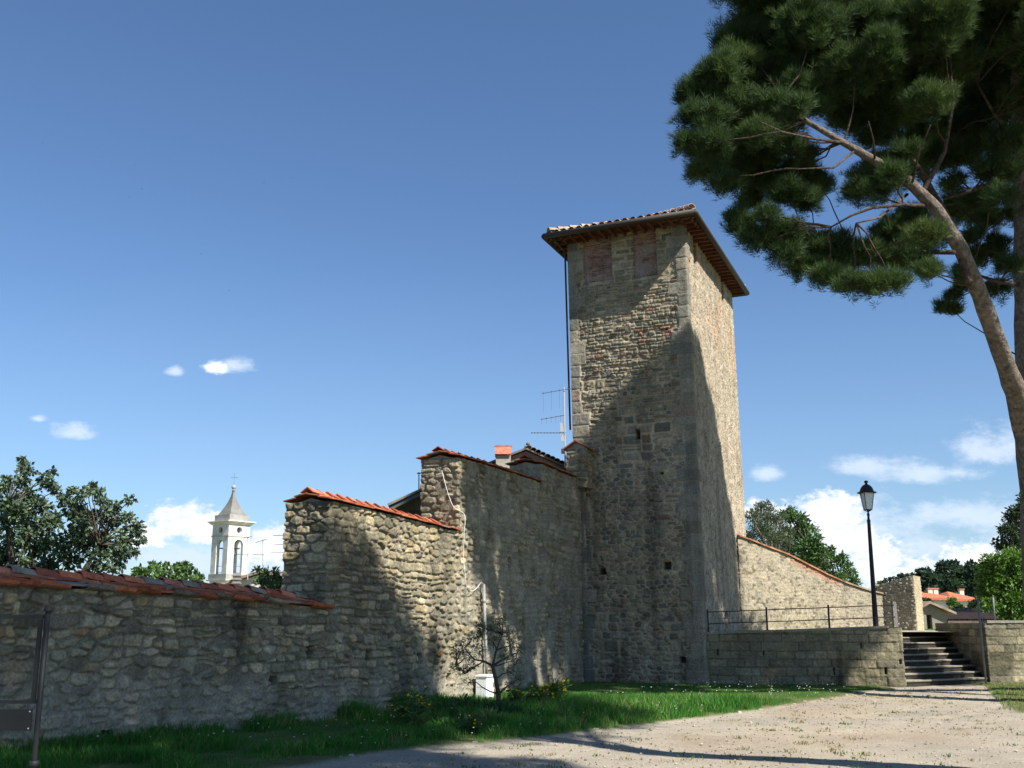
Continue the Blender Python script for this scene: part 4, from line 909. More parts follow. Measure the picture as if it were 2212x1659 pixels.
# ---- olive sapling by the wall
YO=21.7; o=atz(1074,1546,0); YO=o.y
ol=[(1000,1395,22),(1025,1375,22),(1050,1360,20),(1075,1350,20),(1095,1370,20),(1110,1395,20),(1010,1420,20),(985,1410,14),(1035,1405,18),(1095,1420,18),(1115,1430,16),(1000,1450,18),(980,1440,12),(1120,1465,14),(1105,1450,14),(1065,1385,16),(1020,1440,14),(1085,1335,12),(1010,1475,12),(1125,1405,12),(1100,1480,12),(1030,1350,10)]
fk=at(1064,1438,YO); rg=np.random.default_rng(5)
leafy('olive_tree','slender young olive tree with a thin silvery crown in front of the white cabinet','tree',(o.x,YO,0),clf(ol,YO,51,.45),[([(o.x,YO,-.05),at(1077,1500,YO),at(1070,1465,YO),fk],[.055,.042,.036,.032]),([fk,at(1045,1428,YO-.1),at(1025,1425,YO-.2),at(1003,1400,YO-.2)],[.024,.018,.014,.008]),([fk,at(1072,1405,YO),at(1085,1370,YO+.1)],[.022,.016,.008]),([fk,at(1085,1425,YO+.1),at(1105,1415,YO+.2)],[.02,.014,.008]),([at(1045,1428,YO-.1),at(1005,1455,YO-.1),at(985,1440,YO)],[.014,.010,.006])],1300,(.04,.075),[(.11,.16,.08),(.14,.19,.10),(.085,.12,.06),(.18,.22,.15)],52,.22,M_GLOSSLEAF,.1,.05,r0=.05)
# ------------------------------------------------------------------ grass
rg=np.random.default_rng(77)
def blades(name,X,Y,Z,H,cols,wid,label,rg):
    n=len(X); a=rg.uniform(0,6.283,n); s=np.stack([np.cos(a),np.sin(a),a*0],1); b=rg.uniform(0,6.283,n); ln=rg.uniform(.1,.7,n)*H; l=np.stack([np.cos(b)*ln,np.sin(b)*ln,a*0],1)
    P=np.stack([X,Y,Z],1); w=wid[:,None] if hasattr(wid,'__len__') else wid
    up=np.stack([a*0,a*0,H],1); V=np.stack([P-s*w/2,P+s*w/2,P+up*.55+l*.3+s*w*.35,P+up*.55+l*.3-s*w*.35,P+up+l],1).reshape(-1,3)
    i=np.arange(n)*5; F4=np.stack([i,i+1,i+2,i+3],1); F3=np.stack([i+3,i+2,i+4],1)
    o=fast_mesh(name,V,[F4,F3],M_GRASS,None,np.repeat(cols,5,0)); tag(o,label,None,None,'stuff'); return o
def wall_x(Y): return np.interp(Y,WL[:,1],WL[:,0])
def gcol(X,Y,rg):
    n=fbm(X*1.1,Y*1.1,61,3); c=np.array((.055,.195,.030))*(.65+.7*rg.random((len(X),1))); dry=(rg.random(len(X))<.07+.16*(n>.60))[:,None]
    c=np.where(dry,np.array((.26,.25,.10))*(.7+.6*rg.random((len(X),1))),c); return c*(.75+.5*n)[:,None]
n=190000; Y=9.5+19.9*rg.random(n)**.85; w0=wall_x(Y); w0=np.where(Y>30.2,5,w0); e=edge_x(Y); far_=(Y>27.6); t=rg.random(n); X=w0+(e-w0)*t
# behind the bend the strip reaches the tower and the retaining wall
ok=(X<e+.02)&(X>w0); frontline=np.where(X<Tb.x,Tb.y+(X-Tb.x)*(d1[1]/d1[0]),Tb.y+(X-Tb.x)*(S1.y-S0.y)/(S1.x-S0.x)); ok&=(Y<frontline-.02)
tm=(fbm(X*1.6,Y*1.6,62,3)); dens=(tm>.33)|(rg.random(n)<.6); ok&=dens
X,Y,t,tm=X[ok],Y[ok],t[ok],tm[ok]
de=edge_x(Y)-X; dw=X-wall_x(Y)
H=(.05+.12*sstep(tm,.38,.66)*np.where(Y<22.5,1.1,.08)+.10*np.exp(-dw/.25)+.12*np.exp(-((Y-20)/2.4)**2)*sstep(tm,.4,.6))*rg.uniform(.6,1.25,len(X))*np.clip(.35+de*1.3,.35,1)
blades('grass',X,Y,X*0,H,gcol(X,Y,rg),np.clip(H*.07,.006,.016),'green grass strip running along the foot of the walls and tower',rg)
n=9000; Y=rg.uniform(20.5,29.6,n); x0=np.interp(Y,RGY,RGX); X=x0+rg.uniform(-.1,4.5,n); ok=(X<S2.x+3.2)&(Y<S2.y-.03+(X-S2.x)*.07)&(X>x0-.1); X,Y=X[ok],Y[ok]
H=rg.uniform(.03,.10,len(X)); c=gcol(X,Y,rg); c=np.where(rg.random((len(X),1))<.4,np.array((.30,.27,.12)),c); blades('grass',X,Y,X*0,H,c,.012,'dry grass patch at the foot of the right retaining wall',rg)
# grass fringe on the upper ground
n=26000; Y=backY+rg.uniform(.2,1,n)**1.5*14; X=rg.uniform(6,17,n); q=np.abs(X-np.interp(Y,[30,36,60],[11.2,12.6,17.0]))>1.5; X,Y=X[q],Y[q]; H=rg.uniform(.02,.07,len(X)); blades('grass',X,Y,X*0+ZU-.03,H,gcol(X,Y,rg)*1.1,.012,'thin grass on the upper ground behind the steps',rg)
# weeds and dry tufts scattered on the path
n=520; cx=rg.uniform(-1,13,n); cy=rg.uniform(12.5,26,n); ok=(cx>edge_x(cy)+.4)&(fbm(cx*.7,cy*.7,66,2)>.42); cx,cy=cx[ok],cy[ok]; k=18
X=np.repeat(cx,k)+rg.normal(0,.06,len(cx)*k); Y=np.repeat(cy,k)+rg.normal(0,.06,len(cx)*k); H=rg.uniform(.012,.045,len(X)); c=np.where(np.repeat(rg.random(len(cx))<.45,k)[:,None],np.array((.07,.14,.03)),np.array((.30,.24,.12)))*rg.uniform(.7,1.2,(len(X),1))
blades('weeds',X,Y,X*0-.0,H,c,.012,'small weeds and dry tufts scattered over the dirt path',rg)
# loose gravel
n=9000; X=rg.uniform(-6,14,n); Y=rg.uniform(11.5,28,n)**1.0; ok=(X>edge_x(Y)-.1)&(X<.55*Y+1); X,Y=X[ok],Y[ok]; m=len(X); s=rg.uniform(.006,.02,m)*(1+(rg.random(m)<.03)*1.3)
oct_=np.array([(1,0,0),(0,1,0),(-1,0,0),(0,-1,0),(0,0,.7),(0,0,-.7)]); V=np.stack([X,Y,X*0+.0],1)[:,None,:]+oct_[None]*s[:,None,None]*rg.uniform(.6,1.3,(m,6,1))
f=np.array([(0,1,4),(1,2,4),(2,3,4),(3,0,4),(1,0,5),(2,1,5),(3,2,5),(0,3,5)]); F=(np.arange(m)[:,None,None]*6+f[None]).reshape(-1,3)
pc=np.array([(.42,.37,.31),(.33,.28,.22),(.22,.17,.12),(.38,.34,.28),(.16,.12,.08)])[(rg.random(m)*4.99).astype(int)]
gsty=fast_mesh('gravel',V.reshape(-1,3),[F],M_GROUND,None,np.repeat(pc,6,0)); tag(gsty,'loose gravel and debris strewn over the dirt path',None,None,'stuff')
# pale broken edging along the path
eb=MB(); y=12.0
while y<27.6:
    if rg.random()<.33:
        x=float(edge_x(np.array(y)))+rg.normal(0,.03); l=rg.uniform(.04,.13); eb.box((x-rg.uniform(.02,.045),y,-.02),(x+.035,y+l,rg.uniform(.012,.035)),np.array((.45,.42,.36))*rg.uniform(.7,1.1))
    y+=rg.uniform(.10,.40)
tag(eb.build('edging_chips',M_STONE),'pale broken stone chips along the edge between grass and path',None,None,'stuff')
# small white flowers in the grass
n=520; Y=rg.uniform(14,28.6,n); X=edge_x(Y)-rg.uniform(.1,5,n)**1.0; fr=np.where(X<Tb.x,Tb.y+(X-Tb.x)*(d1[1]/d1[0]),Tb.y); ok=(X>wall_x(Y)+.1)&(Y<fr-.1)&((Y>25)|(rg.random(n)<.5)); X,Y=X[ok],Y[ok]; Z=rg.uniform(.10,.22,len(X)); V=[];F=[];
wf=MB()
for x,y_,z in zip(X,Y,Z):
    r=rg.uniform(.009,.018); wf.lathe((x,y_,z),[(r*.2,-.006),(r,0),(r*.5,.007)],5,(.75,.75,.68)); 
tag(wf.build('daisies',M_PETAL),'tiny white flowers dotted through the grass strip',None,None,'stuff')
# yellow flowering plants
def yplant(x,y,h,sd,label,nst=7):
    rg=np.random.default_rng(sd); p=atz(x,y,0); root=empty('yellow_flower_plant',(p.x,p.y,0),label,'flowering plant','yellow flowering plants by the wall'); sb=MB(); C=[];D=[]; heads=[]
    for k in range(nst):
        a=rg.uniform(0,6.28); q=rg.uniform(.03,.28); hh=h*rg.uniform(.6,1.05); e=Vector((p.x+q*math.cos(a),p.y+q*math.sin(a),hh)); s0=Vector((p.x+q*.3*math.cos(a),p.y+q*.3*math.sin(a),0))
        sb.tube([s0,s0.lerp(e,.5)+Vector((0,0,.03)),e],[.008,.006,.004],4,(.09,.13,.04))
        for j in range(34):
            t=rg.uniform(.1,.97); c=s0.lerp(e,t); C.append(c); v=rand_dirs(1,rg)[0]; v[2]=abs(v[2])*.6; D.append(v)
        heads.append(e)
        for j in range(3): heads.append(e+Vector(rg.normal(0,.035,3))-Vector((0,0,.06)))
    sb.build('stems',M_GRASS,root); cols=np.array([(.06,.13,.035)])*rg.uniform(.6,1.3,(len(C),1)); leaves('foliage',np.array(C),np.array(D),cols,rg,(.07,.14),.3,M_LEAF,root,.2,.1)
    for e in heads:
        if rg.random()<.36:
            fb=MB(); r=rg.uniform(.015,.026); fb.lathe(e,[(r*.3,-.012),(r,.004),(r*.9,.01),(r*.2,.006)],6,np.array((.80,.56,.02))*rg.uniform(.75,1.05),axis=rand_dirs(1,rg)[0]*.5+np.array((0,-.4,.8))); fb.build('blossom',M_PETAL,root)
for (x,y,h,sd,lb) in [(885,1578,.62,1,'leafy plant with yellow flowers at the left, by the foot of the shaded wall'),(908,1590,.55,2,'leafy plant with yellow flowers just right of the leftmost one'),(868,1570,.4,9,'low yellow flowering plant closest to the wall at the left'),
   (1110,1540,.50,3,'yellow flowering plant right beside the olive trunk'),(1132,1535,.42,4,'yellow flowering plant second to the right of the olive trunk'),(1165,1532,.42,5,'yellow flowering plant midway between the olive tree and the tower'),(1195,1530,.55,6,'tall yellow flowering plant on the right of the flower bed'),(1218,1528,.58,7,'rightmost tall yellow flowering plant in front of the high wall'),(1012,1590,.30,8,'small yellow flowering plant in the grass left of the olive tree')]:
    yplant(x,y,h,sd,lb)
# low dark weeds round the olive's foot
def tuft(x,y,h,sd,label,colr=(.05,.11,.035)):
    rg=np.random.default_rng(sd); p=atz(x,y,0); root=empty('weed_clump',(p.x,p.y,0),label,'plant','leafy weed clumps'); n=420; a=rg.uniform(0,6.28,n); q=rg.random(n)**.6*.34; z=rg.random(n)**1.2*h*(1-.6*q/.34); C=np.stack([p.x+q*np.cos(a),p.y+q*np.sin(a),z],1); D=np.stack([np.cos(a)*.6,np.sin(a)*.6,a*0+.7],1)+rand_dirs(n,rg)*.5
    leaves('foliage',C,D,np.array([colr])*rg.uniform(.6,1.4,(n,1)),rg,(.06,.15),.3,M_LEAF,root,.2,.0)
for (x,y,h,sd,lb,c) in [(1072,1556,.30,11,'dark weed clump at the foot of the olive trunk',(.035,.075,.028)),(1052,1572,.26,12,'pale flowering weed clump on the edge of the path below the olive tree',(.15,.21,.08)),(1095,1560,.28,13,'weed clump just right of the olive trunk',(.04,.085,.03)),(1150,1548,.28,14,'weed clump under the yellow flowers right of the olive tree',(.045,.10,.03)),(965,1555,.30,15,'weed clump in the grass left of the white cabinet',(.05,.11,.03)),(1000,1545,.34,16,'weed clump against the left side of the white cabinet',(.07,.14,.045)),(1190,1545,.25,17,'weed clump under the rightmost yellow flowers',(.045,.10,.03))]:
    tuft(x,y,h,sd,lb,c)
# dry stalks on the coping

# far hill
def hillf(a,b):
    Y=122+b*330; X=20+a*(Y*.75)-4; z=ZU+ (np.clip((Y-122)/60,0,1.6)**1.1)*6.2*sstep(X/Y,.33,.41)+1.2*(fbm(X*.05,Y*.05,88,3)-.5); return X,Y,z-.4
sheet('hill',60,60,hillf,lambda X,Y:np.array((.06,.10,.035))*(.6+.8*fbm(X*.2,Y*.2,89,4))[...,None],M_GROUND)

sm=[(15.9+.55*math.cos(a),25.3+.55*math.sin(a),z,.62) for a,z in ((0,6.5),(1.3,7.4),(2.6,6.8),(3.9,7.8),(5.2,7.0),(.6,8.1),(3.1,6.2),(4.6,6.4))]
leafy('small_tree','small leafy tree off the right edge whose shadow falls on the steps','tree',(15.9,25.3,0),sm,[([(15.9,25.3,0),(15.9,25.3,4),(15.9,25.3,6.6)],[.09,.07,.04])],260,(.09,.16),[(.05,.11,.035),(.07,.14,.04)],950,.5,None,.1,.05,r0=.1)
# ------------------------------------------------------------------ wing wall behind the tower, broken wall
def wpt(x,Y): return ((x-1106)/FPX*(Y*CT+(2.2-EYE)*ST),Y)
wa=wpt(1600,34.0); wb=wpt(1760,35.6); wc_=wpt(1907,37.4)
ww=empty('wing_wall',(wa[0],wa[1],ZU),'sunlit wall with a top sweeping down in a curve, running right from the tower','wall')
Pg=Path([wa,wb,wc_]); 
tp=[(1600,1160),(1660,1184),(1700,1199),(1745,1222),(1790,1245),(1830,1262),(1870,1275),(1907,1284)]
wu=[];wz_=[]
for (x,y) in tp:
    a=(x-1600)/(1907-1600); 
    # locate the column on the plan line
    us=np.linspace(0,Pg.L,400); pp=Pg.pos(us); kx=(x-1106)/FPX; z=3.
    for _ in range(6):
        e=np.abs(pp[:,0]/(pp[:,1]*CT+(z-EYE)*ST)-kx); j=int(e.argmin()); z=z_at(pp[j,1],y)
    wu.append(us[j]); wz_.append(z)
def wing_field(U,Z):
    d,i=vor_pat(U,Z,611,.20,.11,3.,.85,(.004,.018),.02); h,c=stone_field(U,Z,d,i,610,PAL_W,PW_W,.03,.03,.01,.014,grime=.15)
    p=np.array((.34,.30,.225))*(.78+.4*fbm(U*8,Z*8,612,4))[...,None]; pit=sstep(fbm(U*9,Z*9,613,3),.60,.70)[...,None]*.62
    g=sstep(U*.9+fbm(U*1.2,Z*1.2,615,3)*2.4,3.4,6.2)[...,None]*.42
    c=c*.3+p*.7*(1-pit); c=c*(1-g)+np.array((.19,.175,.14))*g
    zt=np.interp(U,wu,wz_); red=((zt-Z<.20)&(U>2.2)&(U<4.4))[...,None]; c=np.where(red,c*.4+np.array((.36,.17,.11))*.6,c)
    return h*.45-pit[...,0]*.03,c
ftop=lambda u: np.interp(u,wu,wz_)
facade('stone_facing',Pg,ZU-.3,ftop,.03,wing_field,ww); core_mesh('wall_core',Pg,.5,ZU-.3,ftop,ww)
mb=MB(); u=0.02
while u<Pg.L-.05:
    l=min(.42,Pg.L-u); a=Pg.pos(np.array(u)); b=Pg.pos(np.array(u+l)); n=Pg.nor(np.array(u)); za,zb2=float(ftop(u)),float(ftop(u+l)); c=np.array((.36,.17,.09))*random.uniform(.6,1.1) if u<4.3 else np.array((.26,.20,.14))*random.uniform(.8,1.1)
    A=Vector((a[0]+n[0]*.07,a[1]+n[1]*.07,za+.005)); B=Vector((b[0]+n[0]*.07,b[1]+n[1]*.07,zb2+.005)); bk=Vector((n[0],n[1],0))*-.60
    V=[A,B,B+bk+Vector((0,0,.10)),A+bk+Vector((0,0,.10))]; V+=[v+Vector((0,0,.045+random.uniform(0,.012))) for v in V]
    mb.add(V,[(0,3,2,1),(4,5,6,7),(0,1,5,4),(1,2,6,5),(2,3,7,6),(3,0,4,7)],c); u+=l+.004
mb.build('tile_coping',M_TILE,ww)
bw=empty('broken_wall',(13.0,37.3,ZU),'isolated piece of rough wall with a ragged rising top, just right of the lamp post','wall')
q0=wpt(1896,37.6); q1=wpt(1978,36.7); q2=(q1[0]+.40,q1[1]+.47); Pk=Path([q0,q1,q2]); k1=Pk.a[1]
zz=[z_at(37.6,1263),z_at(37.3,1258),z_at(37.0,1247),z_at(36.7,1243)]
kt=lambda u: np.interp(u,[0,k1*.38,k1*.6,k1*.85,k1,Pk.L],[zz[0],zz[1],zz[1]+.10,zz[2]+.02,zz[3],zz[3]-.03])
def kfield(U,Z):
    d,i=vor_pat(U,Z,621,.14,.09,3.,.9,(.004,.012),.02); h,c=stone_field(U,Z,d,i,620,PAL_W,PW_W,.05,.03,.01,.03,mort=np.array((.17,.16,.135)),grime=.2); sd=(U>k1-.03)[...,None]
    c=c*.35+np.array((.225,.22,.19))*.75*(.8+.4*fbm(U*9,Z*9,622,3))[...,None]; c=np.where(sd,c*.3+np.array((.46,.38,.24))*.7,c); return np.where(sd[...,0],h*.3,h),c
facade('stone_facing',Pk,ZU-.3,kt,.025,kfield,bw); core_mesh('wall_core',Pk,.42,ZU-.3,kt,bw,u1=k1)
# ------------------------------------------------------------------ railing on the retaining wall
rl=empty('iron_railing',(S0.x,S0.y,zS0),'thin dark two-bar iron railing on top of the retaining wall left of the steps','railing')
def rail_at(x,dz):
    p=online((S0.x,S0.y),(dS.x,dS.y),x,1.6); t=(p.x-S0.x)/(S1.x-S0.x); n=Vector((dS.y,-dS.x,0)); p=p-n*.12; p.z=zS0+(zS1-zS0)*t+.055+dz; return p
IRON=(.035,.032,.030)
for x in (1529,1657,1792):
    m=MB(); a=rail_at(x,-.02); b=rail_at(x,.60); m.box((a.x-.02,a.y-.02,a.z),(a.x+.02,a.y+.02,b.z),IRON); m.lathe((a.x,a.y,a.z+.02),[(.05,0),(.05,.012)],8,IRON); m.build('post',M_PAINT,rl)
for dz in (.53,.22):
    m=MB(); pts=[rail_at(x,dz+random.uniform(-.006,.006)) for x in np.linspace(1529,1936,12)]; m.tube(pts,.013,6,IRON); m.build('rail',M_PAINT,rl)
m=MB(); 
ps=[rail_at(x,.0) for x in np.linspace(1560,1780,12)]
# loose wire mesh between the bars
for k in range(26):
    a=rail_at(1535+k*9.6,.22+.0); b=rail_at(1535+k*9.6+random.uniform(3,6),.52); m.tube([a,b],.0022,3,(.12,.10,.08))
    a=rail_at(1535+k*9.6+9,.22); m.tube([b,a],.0022,3,(.12,.10,.08))
m.build('wire_mesh',M_PAINT,rl)
ep=empty('stone_post',tuple(rail_at(1936,0)),'grey upright slab post at the right end of the iron railing','post')
a=rail_at(1934,0); m=MB(); m.prism([(-.05,0),(.06,0),(.05,.60),(.035,.64),(-.035,.66),(-.045,.6)],(a.x+.03,a.y,a.z-.03),(1,0,0),(0,0,1),(0,1,0),.10,(.22,.21,.19)); m.build('slab',M_STONE,ep)
# ------------------------------------------------------------------ street lamp
YLm=29.7; lb=at(1893,1366,YLm); lt=at(1871,1045,YLm); lb.z=ZU-.02
lamp=empty('street_lamp',tuple(lb),'black old-fashioned street lamp with a single lantern, behind the railing','street lamp')
ax_=(lt-lb).normalized(); Hh=(lt-lb).length; DK=(.028,.028,.030)
print('lamp h',Hh)
s_=Hh/300.
m=MB(); m.lathe(lb,[(.085,0),(.10,.06),(.075,.10),(.072,.5),(.064,1.0),(.046,Hh*.735),(.050,Hh*.74),(.050,Hh*.748),(.034,Hh*.757),(.030,Hh*.775),(.040,Hh*.785),(.024,Hh*.80),(.018,Hh*.815)],14,DK,ax_); m.build('pole',M_PAINT,lamp,True)
lz=Hh*.805; f=lb+ax_*lz
fr=MB(); 
bot,top_,hh_=.115,.20,Hh*.118
yaw=.9
def cor(r,z,k): t=yaw+math.pi/2*k; return f+ax_*z+Vector((math.cos(t)*r,math.sin(t)*r,0))
for k in range(4):
    fr.tube([cor(bot,.06,k),cor(top_,.06+hh_,k)],.011,5,DK); fr.tube([cor(bot,.06,k),cor(bot,.06,k+1)],.011,5,DK); fr.tube([cor(top_,.06+hh_,k),cor(top_,.06+hh_,k+1)],.013,5,DK); fr.tube([f,cor(bot,.06,k)],.010,5,DK)
fr.build('lantern_frame',M_PAINT,lamp)
gl=MB(); V=[cor(bot-.012,.065,k) for k in range(4)]+[cor(top_-.014,.055+hh_,k) for k in range(4)]; gl.add(V,[(0,1,5,4),(1,2,6,5),(2,3,7,6),(3,0,4,7),(3,2,1,0)],(1,1,1)); gl.build('glass_panes',M_GLASS,lamp)
bu=MB(); bu.lathe(f+ax_*(hh_*.35),[(.02,0),(.045,.04),(.05,.12),(.03,.18)],10,(.85,.85,.82),ax_); bu.build('bulb',M_PLASTIC,lamp,True)
cp=MB(); z0=.06+hh_; cp.lathe(f+ax_*z0,[(.255,-.012),(.27,.0),(.25,.018),(.195,.03),(.18,.085),(.15,.15),(.10,.205),(.05,.235),(.035,.245),(.032,.275),(.055,.29),(.058,.315),(.04,.335),(.01,.345)],16,DK,ax_); cp.build('lantern_cap',M_PAINT,lamp,True)
# ------------------------------------------------------------------ posts by the steps
def post(x0,y0,x1,y1,Y,r,label,zb=None):
    a=at(x0,y0,Y); b=at(x1,y1,Y); 
    if zb is not None: b.z=zb
    root=empty('metal_post',tuple(b),label,'post'); m=MB(); m.tube([b,a],r,8,(.20,.20,.20)); m.build('tube',M_PAINT,root,True); m=MB(); m.lathe(a,[(r*1.25,-.02),(r*1.3,0),(r*.6,.02)],8,(.14,.14,.14)); m.build('cap',M_PAINT,root); return root
post(2112,1296,2130,1474,28.95,.028,'tall grey metal post at the right side of the steps',.0)
post(2145,1288,2149,1345,S2.y+.2,.024,'short grey metal post on top of the right retaining wall',zR+.06)
post(2165,1140,2172,1230,62,.16,'pale utility pole rising behind the glossy bush',None)
# ------------------------------------------------------------------ shed, long roof, far houses
def walls_box(mb,x0,x1,y0,y1,z0,z1,c): mb.box((x0,y0,z0),(x1,y1,z1),c)
Ys=42.; sx0=at(1988,1359,Ys).x; sx1=at(2047,1359,Ys).x; zt1=z_at(Ys,1312); zpk=z_at(Ys,1305); ze=z_at(Ys,1322)
sh=empty('small_shed',((sx0+sx1)/2,Ys,ZU),'small grey stone shed with a dark doorway, behind the broken wall','shed')
xm=sx0+(sx1-sx0)*.36; mb=MB(); w_=sx1-sx0
dx0=sx0+w_*.26; dx1=sx0+w_*.46; dz=z_at(Ys,1322+6)
G=(.24,.225,.185)
mb.prism([(0,0),(dx0-sx0,0),(dx0-sx0,dz-ZU),(dx1-sx0,dz-ZU),(dx1-sx0,0),(w_,0),(w_,ze-ZU),(xm-sx0,zpk-ZU),(0,zt1-ZU-.1)],(sx0,Ys,ZU-.0),(1,0,0),(0,0,1),(0,1,0),.3,G)
mb.box((sx1-.3,Ys+.303,ZU-.05),(sx1,Ys+3.5,ze-.01),(.42,.38,.30)); mb.box((sx0,Ys+.303,ZU-.05),(sx0+.3,Ys+3.5,zt1-.12),G); mb.box((sx0+.303,Ys+3.2,ZU-.05),(sx1-.303,Ys+3.5,ze-.05),G); mb.build('wall',M_PLAS,sh)
mb=MB(); th=.09
for (a,b) in (((sx0-.15,zt1-.13),(xm,zpk+.02)),((xm,zpk+.02),(sx1+.30,ze-.10))):
    mb.prism([(a[0],a[1]),(b[0],b[1]),(b[0],b[1]+th),(a[0],a[1]+th)],(0,Ys-.25,0),(1,0,0),(0,0,1),(0,1,0),4.,(.30,.24,.18))
mb.build('roof',M_TILE,sh)
mb=MB(); mb.box((dx0+.02,Ys+.22,ZU),(dx1-.02,Ys+.27,dz),(.05,.04,.035)); mb.build('door',M_WOOD,sh)
Yb=52.; bx0=at(2040,1359,Yb).x; bx1=at(2150,1359,Yb).x; zr=z_at(Yb+3,1318); zl=z_at(Yb-1.5,1338)
ba=empty('long_barn',((bx0+bx1)/2,Yb,ZU),'long low barn with a brown tiled roof between the shed and the right retaining wall','barn')
mb=MB(); mb.box((bx0,Yb,ZU-.05),(bx0+.3,Yb+6,zl),(.20,.18,.15)); mb.box((bx0+.305,Yb+5.7,ZU-.05),(bx1,Yb+6,zl),(.20,.18,.15)); 
for k in range(5): mb.box((bx0+.5+k*(bx1-bx0-.8)/4,Yb-.1,ZU-.05),(bx0+.7+k*(bx1-bx0-.8)/4,Yb+.1,zl),(.16,.14,.11))
mb.build('wall',M_PLAS,ba)
mb=MB(); n=60; V=[];F=[]
for i in range(n+1):
    x=bx0-.4+(bx1-bx0+.8)*i/n; dz_=.07*(i%2); V+=[(x,Yb-1.5,zl+dz_-.02),(x,Yb+2.6,zr+dz_),(x,Yb+7,zl+dz_)]
for i in range(n):
    for a in range(2): F.append((i*3+a,(i+1)*3+a,(i+1)*3+a+1,i*3+a+1))
mb.add(V,F,(.17,.12,.095)); V2=[(v[0],v[1],v[2]-.16) for v in V]; mb.add(V2,[f[::-1] for f in F],(.10,.08,.06)); mb.box((bx0-.4,Yb-1.5,zl-.2),(bx1+.4,Yb-1.45,zl-.06),(.13,.10,.08)); mb.build('roof',M_TILE,ba)
def hip_house(x0,x1,y_eave,y_ridge,y_base,Y,dep,label,chim=(),wins=5,extra=None):
    a=at(x0,y_eave,Y); b=at(x1,y_eave,Y); ze=a.z; zr=z_at(Y+dep/2,y_ridge); zb=min(ZU-.3,z_at(Y,y_base)-2)
    r=empty('villa',((a.x+b.x)/2,Y,zb),label,'house','red roofed houses below the far wood'); mb=MB(); mb.box((a.x+.8,Y+.6,zb),(b.x-.8,Y+dep-.6,ze),(.72,.70,.66)); mb.build('wall',M_PLAS,r)
    m=MB(); h=dep/2; V=[(a.x,Y,ze-.05),(b.x,Y,ze-.05),(b.x,Y+dep,ze-.05),(a.x,Y+dep,ze-.05),(a.x+h,Y+h,zr),(b.x-h,Y+h,zr)] if b.x-a.x>dep+.2 else [(a.x,Y,ze-.05),(b.x,Y,ze-.05),(b.x,Y+dep,ze-.05),(a.x,Y+dep,ze-.05),((a.x+b.x)/2-.1,Y+h,zr),((a.x+b.x)/2+.1,Y+h,zr)]
    V+=[(v[0],v[1],v[2]-.22) for v in V[:4]]
    m.add(V,[(0,1,5,4),(1,2,5),(2,3,4,5),(3,0,4),(6,9,8,7),(0,6,7,1),(1,7,8,2),(2,8,9,3),(3,9,6,0)],(.44,.15,.08)); rf=m.build('roof',M_TILE,r)
    for cx_ in chim:
        p=at(cx_,y_ridge,Y+h*.7); m=MB(); m.box((p.x-.22,Y+h*.7,zr-2.0),(p.x+.22,Y+h*.7+.45,zr+.15),(.60,.54,.46)); m.box((p.x-.28,Y+h*.7-.06,zr+.15),(p.x+.28,Y+h*.7+.51,zr+.27),(.4,.2,.14)); m.build('chimney',M_PLAS,rf)
    for k in range(wins):
        xx=a.x+1.6+(b.x-a.x-3.2)*(k+.5)/wins; m=MB(); m.box((xx-.55,Y+.5,ze-2.6),(xx+.55,Y+.598,ze-1.1),(.30,.26,.22)); w=m.build('window',M_WOOD,r); m=MB(); m.box((xx-.45,Y+.46,ze-2.5),(xx+.45,Y+.498,ze-1.2),(.06,.07,.08)); m.build('pane',M_PANE,w)
    return r
hip_house(1980,2066,1290,1277,1335,104,9,'long white house with a red hipped roof, left one of the pair below the wood',(2010,2022),5)
hip_house(2056,2118,1293,1278,1340,110,9,'white house with a red hipped roof, right one of the pair below the wood',(2078,),3)
hip_house(2080,2110,1313,1308,1340,98,5,'lower white house with a small red roof in front of the right villa',(),2)
# dark garden trees round the houses
for (x,y,r,Y,lb_,cc) in [(2006,1304,9,92,'narrow dark garden tree in front of the left white house',(.035,.065,.03)),(2057,1302,13,90,'light green round garden tree below the red roofs',(.12,.22,.045)),(1994,1302,12,94,'dark garden tree at the left end of the white house, beside the broken wall',(.03,.06,.035)),(2098,1318,12,80,'grey green garden tree right of the light green one',(.06,.10,.05)),(2112,1310,18,78,'dark garden tree beside the glossy bush',(.04,.075,.035)),(2075,1318,10,84,'small garden tree right of the light green round one',(.05,.10,.04)),(2125,1325,16,74,'dark bushy garden tree behind the tall grey post',(.045,.085,.035))]:
    p=at(x,y,Y); sc=Y*CT/FPX; c_=[(p.x+random.uniform(-.4,.4)*r*sc,Y+random.uniform(-.5,.5)*r*sc,p.z+q*r*sc*.42-.3*r*sc,r*sc*.42) for q in (-3,-2,-1,0,1,1.6)]
    leafy('garden_tree',lb_,'tree',(p.x,Y,ZU-.2),c_,[([(p.x,Y,ZU-.2),(p.x,Y,p.z)],[.12,.05])],60,(.25,.5),[cc],int(x+y),.6,None,.1,.3,group='garden trees around the white houses')
# ------------------------------------------------------------------ bell tower
YC=120.; sc=YC*CT/FPX+.0
cz=lambda y: z_at(YC,y)
pc0=at(500,1200,YC); Cc_=Vector((pc0.x-.05,YC+2.0,0)); sd=2.95
